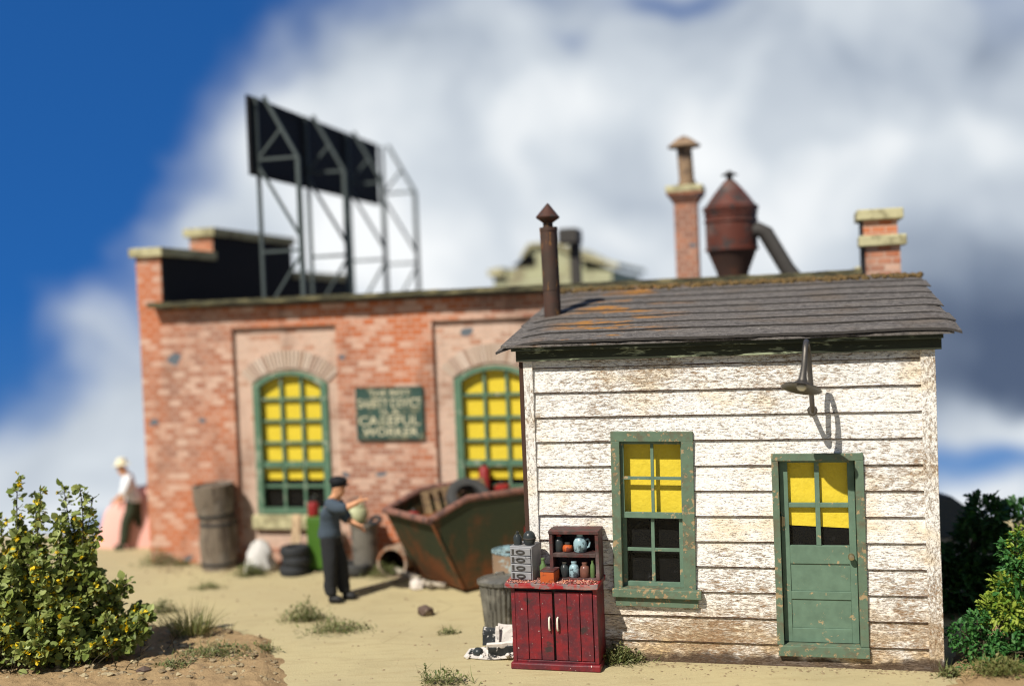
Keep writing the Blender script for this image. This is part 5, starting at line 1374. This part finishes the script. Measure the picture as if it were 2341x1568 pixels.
def flowering_bush():
    base = G(130, 1518); base.z = 0.0; k = 1 / px_at(base)
    root = thing('flowering_bush', 'dense green bush with small yellow flowers at the left edge', 'bush', base)
    fo, fl, st = MB(), MB(), MB()
    up = Vector((0, 0, 1))
    P = lambda px, py, dy=0.0: Vector(((px - 130) * k, dy, (1518 - py) * k + 0.0))
    thin = [(66, 1084), (95, 1125), (120, 1120), (160, 1112), (212, 1108), (236, 1140), (232, 1210), (5, 1172), (58, 1188)]
    tips = [(66, 1084, 0), (95, 1125, .05), (120, 1120, -.1), (160, 1112, .1), (212, 1108, -.1), (236, 1140, 0), (232, 1210, .0), (5, 1172, .1), (58, 1188, .0), (-30, 1225, 0), (165, 1180, -.1), (-90, 1230, .1), (190, 1200, .2), (130, 1260, -.35), (60, 1265, -.3), (0, 1280, -.35), (180, 1290, -.25), 
            (215, 1300, .1), (245, 1320, -.15), (300, 1335, .0), (320, 1400, .1), (355, 1410, -.1), (270, 1400, -.3), (200, 1400, -.45), (130, 1400, -.5), (50, 1410, -.5), (-40, 1390, -.45), (-110, 1300, -.2), (340, 1450, -.15), (280, 1450, -.35), (160, 1330, .4), (20, 1330, .45), (90, 1340, .5), (250, 1390, .35),
            (-150, 1380, -.2), (-140, 1270, .3), (40, 1235, .1), (-20, 1240, -.15), (215, 1250, -.1), (100, 1300, 0), (170, 1350, -.2), (10, 1370, -.3), (270, 1350, .0), (-60, 1330, -.4), (30, 1310, -.4), (150, 1300, -.35), (90, 1230, .0), (-20, 1290, -.2), (60, 1340, -.5), (210, 1360, -.4), (140, 1440, -.6), (-60, 1450, -.55), (330, 1430, -.2), (230, 1440, -.4), (100, 1450, -.55), (0, 1450, -.5), (310, 1470, -.2)]
    for tx, ty, dy in tips:
        tip = P(tx, ty, dy); b0 = Vector((tip.x * .45 + R.uniform(-.12, .12), dy * .35 + R.uniform(-.1, .1), 0.03))
        bend = Vector((R.uniform(-.08, .08), R.uniform(-.08, .08), .12 * tip.length * .4))
        n = 16; pts = [b0.lerp(tip, t) + bend * math.sin(t * PI) + noise.noise_vector(Vector((tx * .1, t * 3, ty * .1))) * .05 * t for t in [i / n for i in range(n + 1)]]
        st.tube(pts, [.016 * (1 - .75 * i / n) for i in range(n + 1)], 5)
        L = (tip - b0).length
        th = (tx, ty) in thin; nl = int(62 * L) + 10 if th else int(165 * L) + 70
        for i in range(nl):
            t = R.random() ** .65; t = .12 + .88 * t; q = t * n; j = min(n - 1, int(q)); c = pts[j].lerp(pts[j + 1], q - j)
            sp = ((.17 if th else .22) * (1.05 - t) + (.04 if th else .06)) * (R.random() ** .7); o = rvec(); o.z *= .8
            p = c + o * sp
            if R.random() < .35: st.tube([c, c.lerp(p, .6) + Vector((0, 0, .01)), p], [.0045, .0035, .0025], 4)
            d = (o + Vector((0, 0, .25)) + rvec() * .7); s = R.choice((.035, .05, .06, .075, .10)) * R.uniform(.8, 1.2)
            leaf(fo, p, d, (-SUN + rvec() * .75).normalized(), s, s * R.uniform(.7, 1.0), R.uniform(.1, .5))
            if R.random() < .085:
                f0 = p + o * .03; s = R.uniform(.03, .06)
                for q2 in range(R.choice((2, 3, 3, 4))): leaf(fl, f0, rvec() + o * .5 + up * .3, (-SUN + rvec() * .6).normalized(), s, s * R.uniform(.6, .9), .4)
    # long dry stems and blades through the lower part
    for i in range(70):
        p = P(R.uniform(-120, 400), 1518, R.uniform(-.5, .3)); d = Vector((R.uniform(-.6, .9), R.uniform(-.7, .2), R.uniform(.25, 1))).normalized(); l = R.uniform(.3, .75)
        st.tube([p, p + d * l * .5, p + d * l - up * .04], [.006, .005, .002], 4)
    fast_build(fo, 'foliage', M['leaf'], root); fast_build(fl, 'flowers', M['petal'], root); fast_build(st, 'branches', M['stem'], root)


def right_shrubs():
    def shrub(name, label, base, blobs, mat, n, size, lobes=True, mats=None):
        root = thing(name, label, 'shrub', base); k = 1 / px_at(base); st = MB(); mb = MB(); mb2 = MB(); up = Vector((0, 0, 1))
        for (cx, cy, rx, rz, ry, dy, w, hi) in blobs:
            c = Vector((cx * k, dy, cy * k)); st.tube([Vector((c.x * .4, c.y * .4, 0)), c * .6 + Vector((0, 0, .1)), c + Vector((0, 0, rz * k * .4))], [.025, .016, .006], 6)
            for q in range(5):
                e = c + Vector((R.uniform(-1, 1) * rx * k * .8, R.uniform(-1, 1) * ry * .8, R.uniform(-.6, .9) * rz * k)); st.tube([c * .7, e], [.010, .003], 5)
            for i in range(int(n * w)):
                # sprays of leaves on a shell
                o = rvec(); rr = .55 + .5 * R.random() ** .6
                q = c + Vector((o.x * rx * k * rr, o.y * ry * rr, o.z * rz * k * rr)); q += noise.noise_vector(q * 3) * .10
                if q.z < .02: continue
                for j in range(3):
                    d = o + rvec() * .9; s = size * R.uniform(.6, 1.3); leaf(mb2 if hi else mb, q + rvec() * .03, d, (up + rvec() * .6).normalized(), s, s * R.uniform(.45, .7), .3, lobes)
        if mb.v: fast_build(mb, 'foliage', mat, root)
        if mb2.v: fast_build(mb2, 'young_foliage', M['leaf_lime'], root)
        fast_build(st, 'branches', M['stem'], root)
    b = G(2255, 1470) + Vector((.3, 1.6, 0))
    shrub('dark_shrub', 'tall dark green shrub standing in the shadow right of the shed', b, [(0, 60, 90, 70, .5, 0, 1, 0), (-70, 45, 70, 60, .4, .2, .8, 0), (65, 115, 70, 75, .5, 0, 1, 0), (140, 120, 90, 110, .6, 0, 1.0, 0), (30, 40, 140, 60, .5, -.2, .9, 0), (-90, 70, 55, 60, .4, .6, .6, 0), (-110, 50, 60, 70, .4, .5, .6, 0), (60, 205, 40, 35, .25, -.1, .4, 0)], M['leaf_dark'], 420, .11)
    b = G(2330, 1505)
    shrub('lime_shrub', 'bright yellow green shrub with lime tips at the right edge', b, [(5, 150, 50, 38, .25, .15, .60, 1), (45, 200, 60, 60, .3, .2, .5, 0), (-35, 112, 58, 28, .22, -.15, .60, 1), (30, 140, 70, 50, .3, 0, .5, 0), (20, 75, 60, 40, .3, -.15, .4, 0), (50, 235, 38, 50, .25, .2, .45, 1), (15, 235, 25, 35, .2, .2, .2, 0), (25, 62, 55, 20, .2, -.28, .40, 1)], M['leaf_fern'], 330, .075)
    b = G(2255, 1528)
    shrub('low_shrub', 'low mid green leafy shrub at the lower right beside the shed corner', b, [(-5, 55, 60, 25, .2, 0, .42, 0), (50, 85, 70, 40, .25, .1, .5, 0), (-50, 75, 25, 30, .12, .05, .2, 0), (90, 30, 70, 30, .2, -.1, .4, 0), (15, 20, 75, 20, .2, -.1, .4, 0), (-10, 100, 30, 25, .15, .1, .2, 0)], M['leaf_fern'], 360, .06)


def grass_tuft(name, label, px, py, w, h, n, mat, lean=.5, cat='grass tuft', zf=None, wid=.0042):
    p = G(px, py); k = 1 / px_at(p)
    if zf: p.z = max(0, zf(p.x, p.y))
    b = MB()
    for i in range(n):
        a = R.uniform(0, 6.28); r = (R.random() ** .5) * w * k / 2; x, y = r * math.cos(a), r * math.sin(a) * .6
        d = Vector((math.cos(a) * lean * R.uniform(.2, 1.3), math.sin(a) * lean * R.uniform(.2, 1.3), 1)).normalized(); l = h * k * R.uniform(.45, 1.1)
        s = d.orthogonal().normalized() if abs(d.z) < .99 else Vector((1, 0, 0)); s = Vector((-d.y, d.x, 0)); s = s.normalized() if s.length > .01 else Vector((1, 0, 0)); an = R.uniform(-1, 1); s = (s + Vector((R.uniform(-1, 1), R.uniform(-1, 1), 0))).normalized() * wid
        o = Vector((x, y, -.01)); q1 = o + d * l * .5; q2 = o + d * l + Vector((d.x, d.y, -.5)) * l * .22
        b.add([o - s, o + s, q1 + s * .8, q1 - s * .8, q2], [(0, 1, 2, 3), (3, 2, 4)])
    o = fast_build(b, name, mat, None); o.location = p; tag(o, label, cat)


def weed(label, px, py, w, h, n, zf=None, mat=None, loc=None):
    p = loc or G(px, py); k = 1 / px_at(p)
    if zf: p.z = max(0, zf(p.x, p.y))
    b = MB(); up = Vector((0, 0, 1))
    for i in range(int(n * 1.7)):
        u = R.gauss(0, .42); x = u * w * k * .5; y = R.gauss(0, .35) * w * k * .35; env = max(.1, 1 - abs(u) * .8)
        z = R.random() * h * k * env; d = Vector((R.uniform(-1, 1), R.uniform(-1, 1), R.uniform(-.2, .9))).normalized(); s = R.uniform(.02, .055)
        if R.random() < .62:
            l = s * R.uniform(1.5, 4.2); q = Vector((x, y, z * .6)); t = d.cross(up).normalized() * .0035 if d.cross(up).length > .01 else Vector((.0035, 0, 0)); e = q + d * l; m_ = q + d * l * .5 + rvec() * .012
            b.add([q - t, q + t, m_ + t, m_ - t, e], [(0, 1, 2, 3), (3, 2, 4)])
        else: leaf(b, Vector((x, y, z)), d, (up + rvec() * .6).normalized(), s, s * R.uniform(.35, .7), .3)
    o = fast_build(b, 'weed_clump', mat or M['weed'], None); o.location = p; tag(o, label, 'weeds', 'weed clumps on the sand')
    if 'patch' in label or 'thin' in label or 'low weed' in label: o['kind'] = 'stuff'


def plants():
    flowering_bush(); right_shrubs()
    grass_tuft('grass_tuft', 'upright tuft of dry yellowish grass beside the flowering bush', 440, 1464, 90, 92, 260, M['grass'], .75, zf=hz_soil)
    grass_tuft('grass_tuft', 'sparse leaning grass stalks behind the yellowish tuft', 395, 1440, 90, 45, 60, M['grass'], .9, zf=hz_soil)
    grass_tuft('grass_tuft', 'small thin grass stalks right of the yellowish tuft', 515, 1450, 50, 40, 22, M['grass'], .8, zf=hz_soil)
    weed('bushy green weed clump on the sand below the standing man', 695, 1418, 120, 52, 420)
    weed('long low weed clump in front of the soil edge', 770, 1442, 165, 26, 330)
    weed('thin dry weed sprig on the bare sand left of the dustbin', 1025, 1448, 60, 10, 60)
    weed('dark weed clump at the front edge of the yard', 1020, 1562, 120, 38, 160)
    weed('tall wispy weed stems at the front edge of the yard', 975, 1560, 30, 50, 40)
    weed('green weed clump where the red cabinet meets the shed wall', 1458, 1512, 120, 50, 420, loc=SH.pt(.98, -.13))
    weed('greyish weed patch at the foot of the building corner', 365, 1290, 110, 40, 320)
    weed('weed clump below the white sack', 568, 1316, 85, 38, 300)
    weed('thin line of weeds on the sand left of the man', 475, 1345, 90, 12, 110)
    weed('yellowish weeds between the clay pipe and the sticks', 880, 1318, 110, 38, 320)
    weed('weeds growing beside the mouth of the clay pipe', 940, 1300, 50, 50, 200)
    weed('grey green weeds at the back edge of the brown soil', 372, 1400, 80, 34, 190)
    weed('creeping weed patch spread over the brown soil', 500, 1508, 230, 14, 330, hz_soil)
    weed('small green weed patch at the right end of the brown soil', 600, 1490, 90, 10, 110, hz_soil)
    weed('small creeping weed patch at the bottom of the brown soil', 395, 1535, 110, 12, 130, hz_soil)
    weed('dry weeds on the bank at the lower right corner', 2290, 1560, 170, 30, 500, hz_right, M['grass'])
    weed('small weeds at the right corner post of the shed', 2175, 1545, 60, 25, 120, hz_right)
    weed('short weeds along the brick wall behind the soil', 420, 1292, 60, 14, 110)
plants()
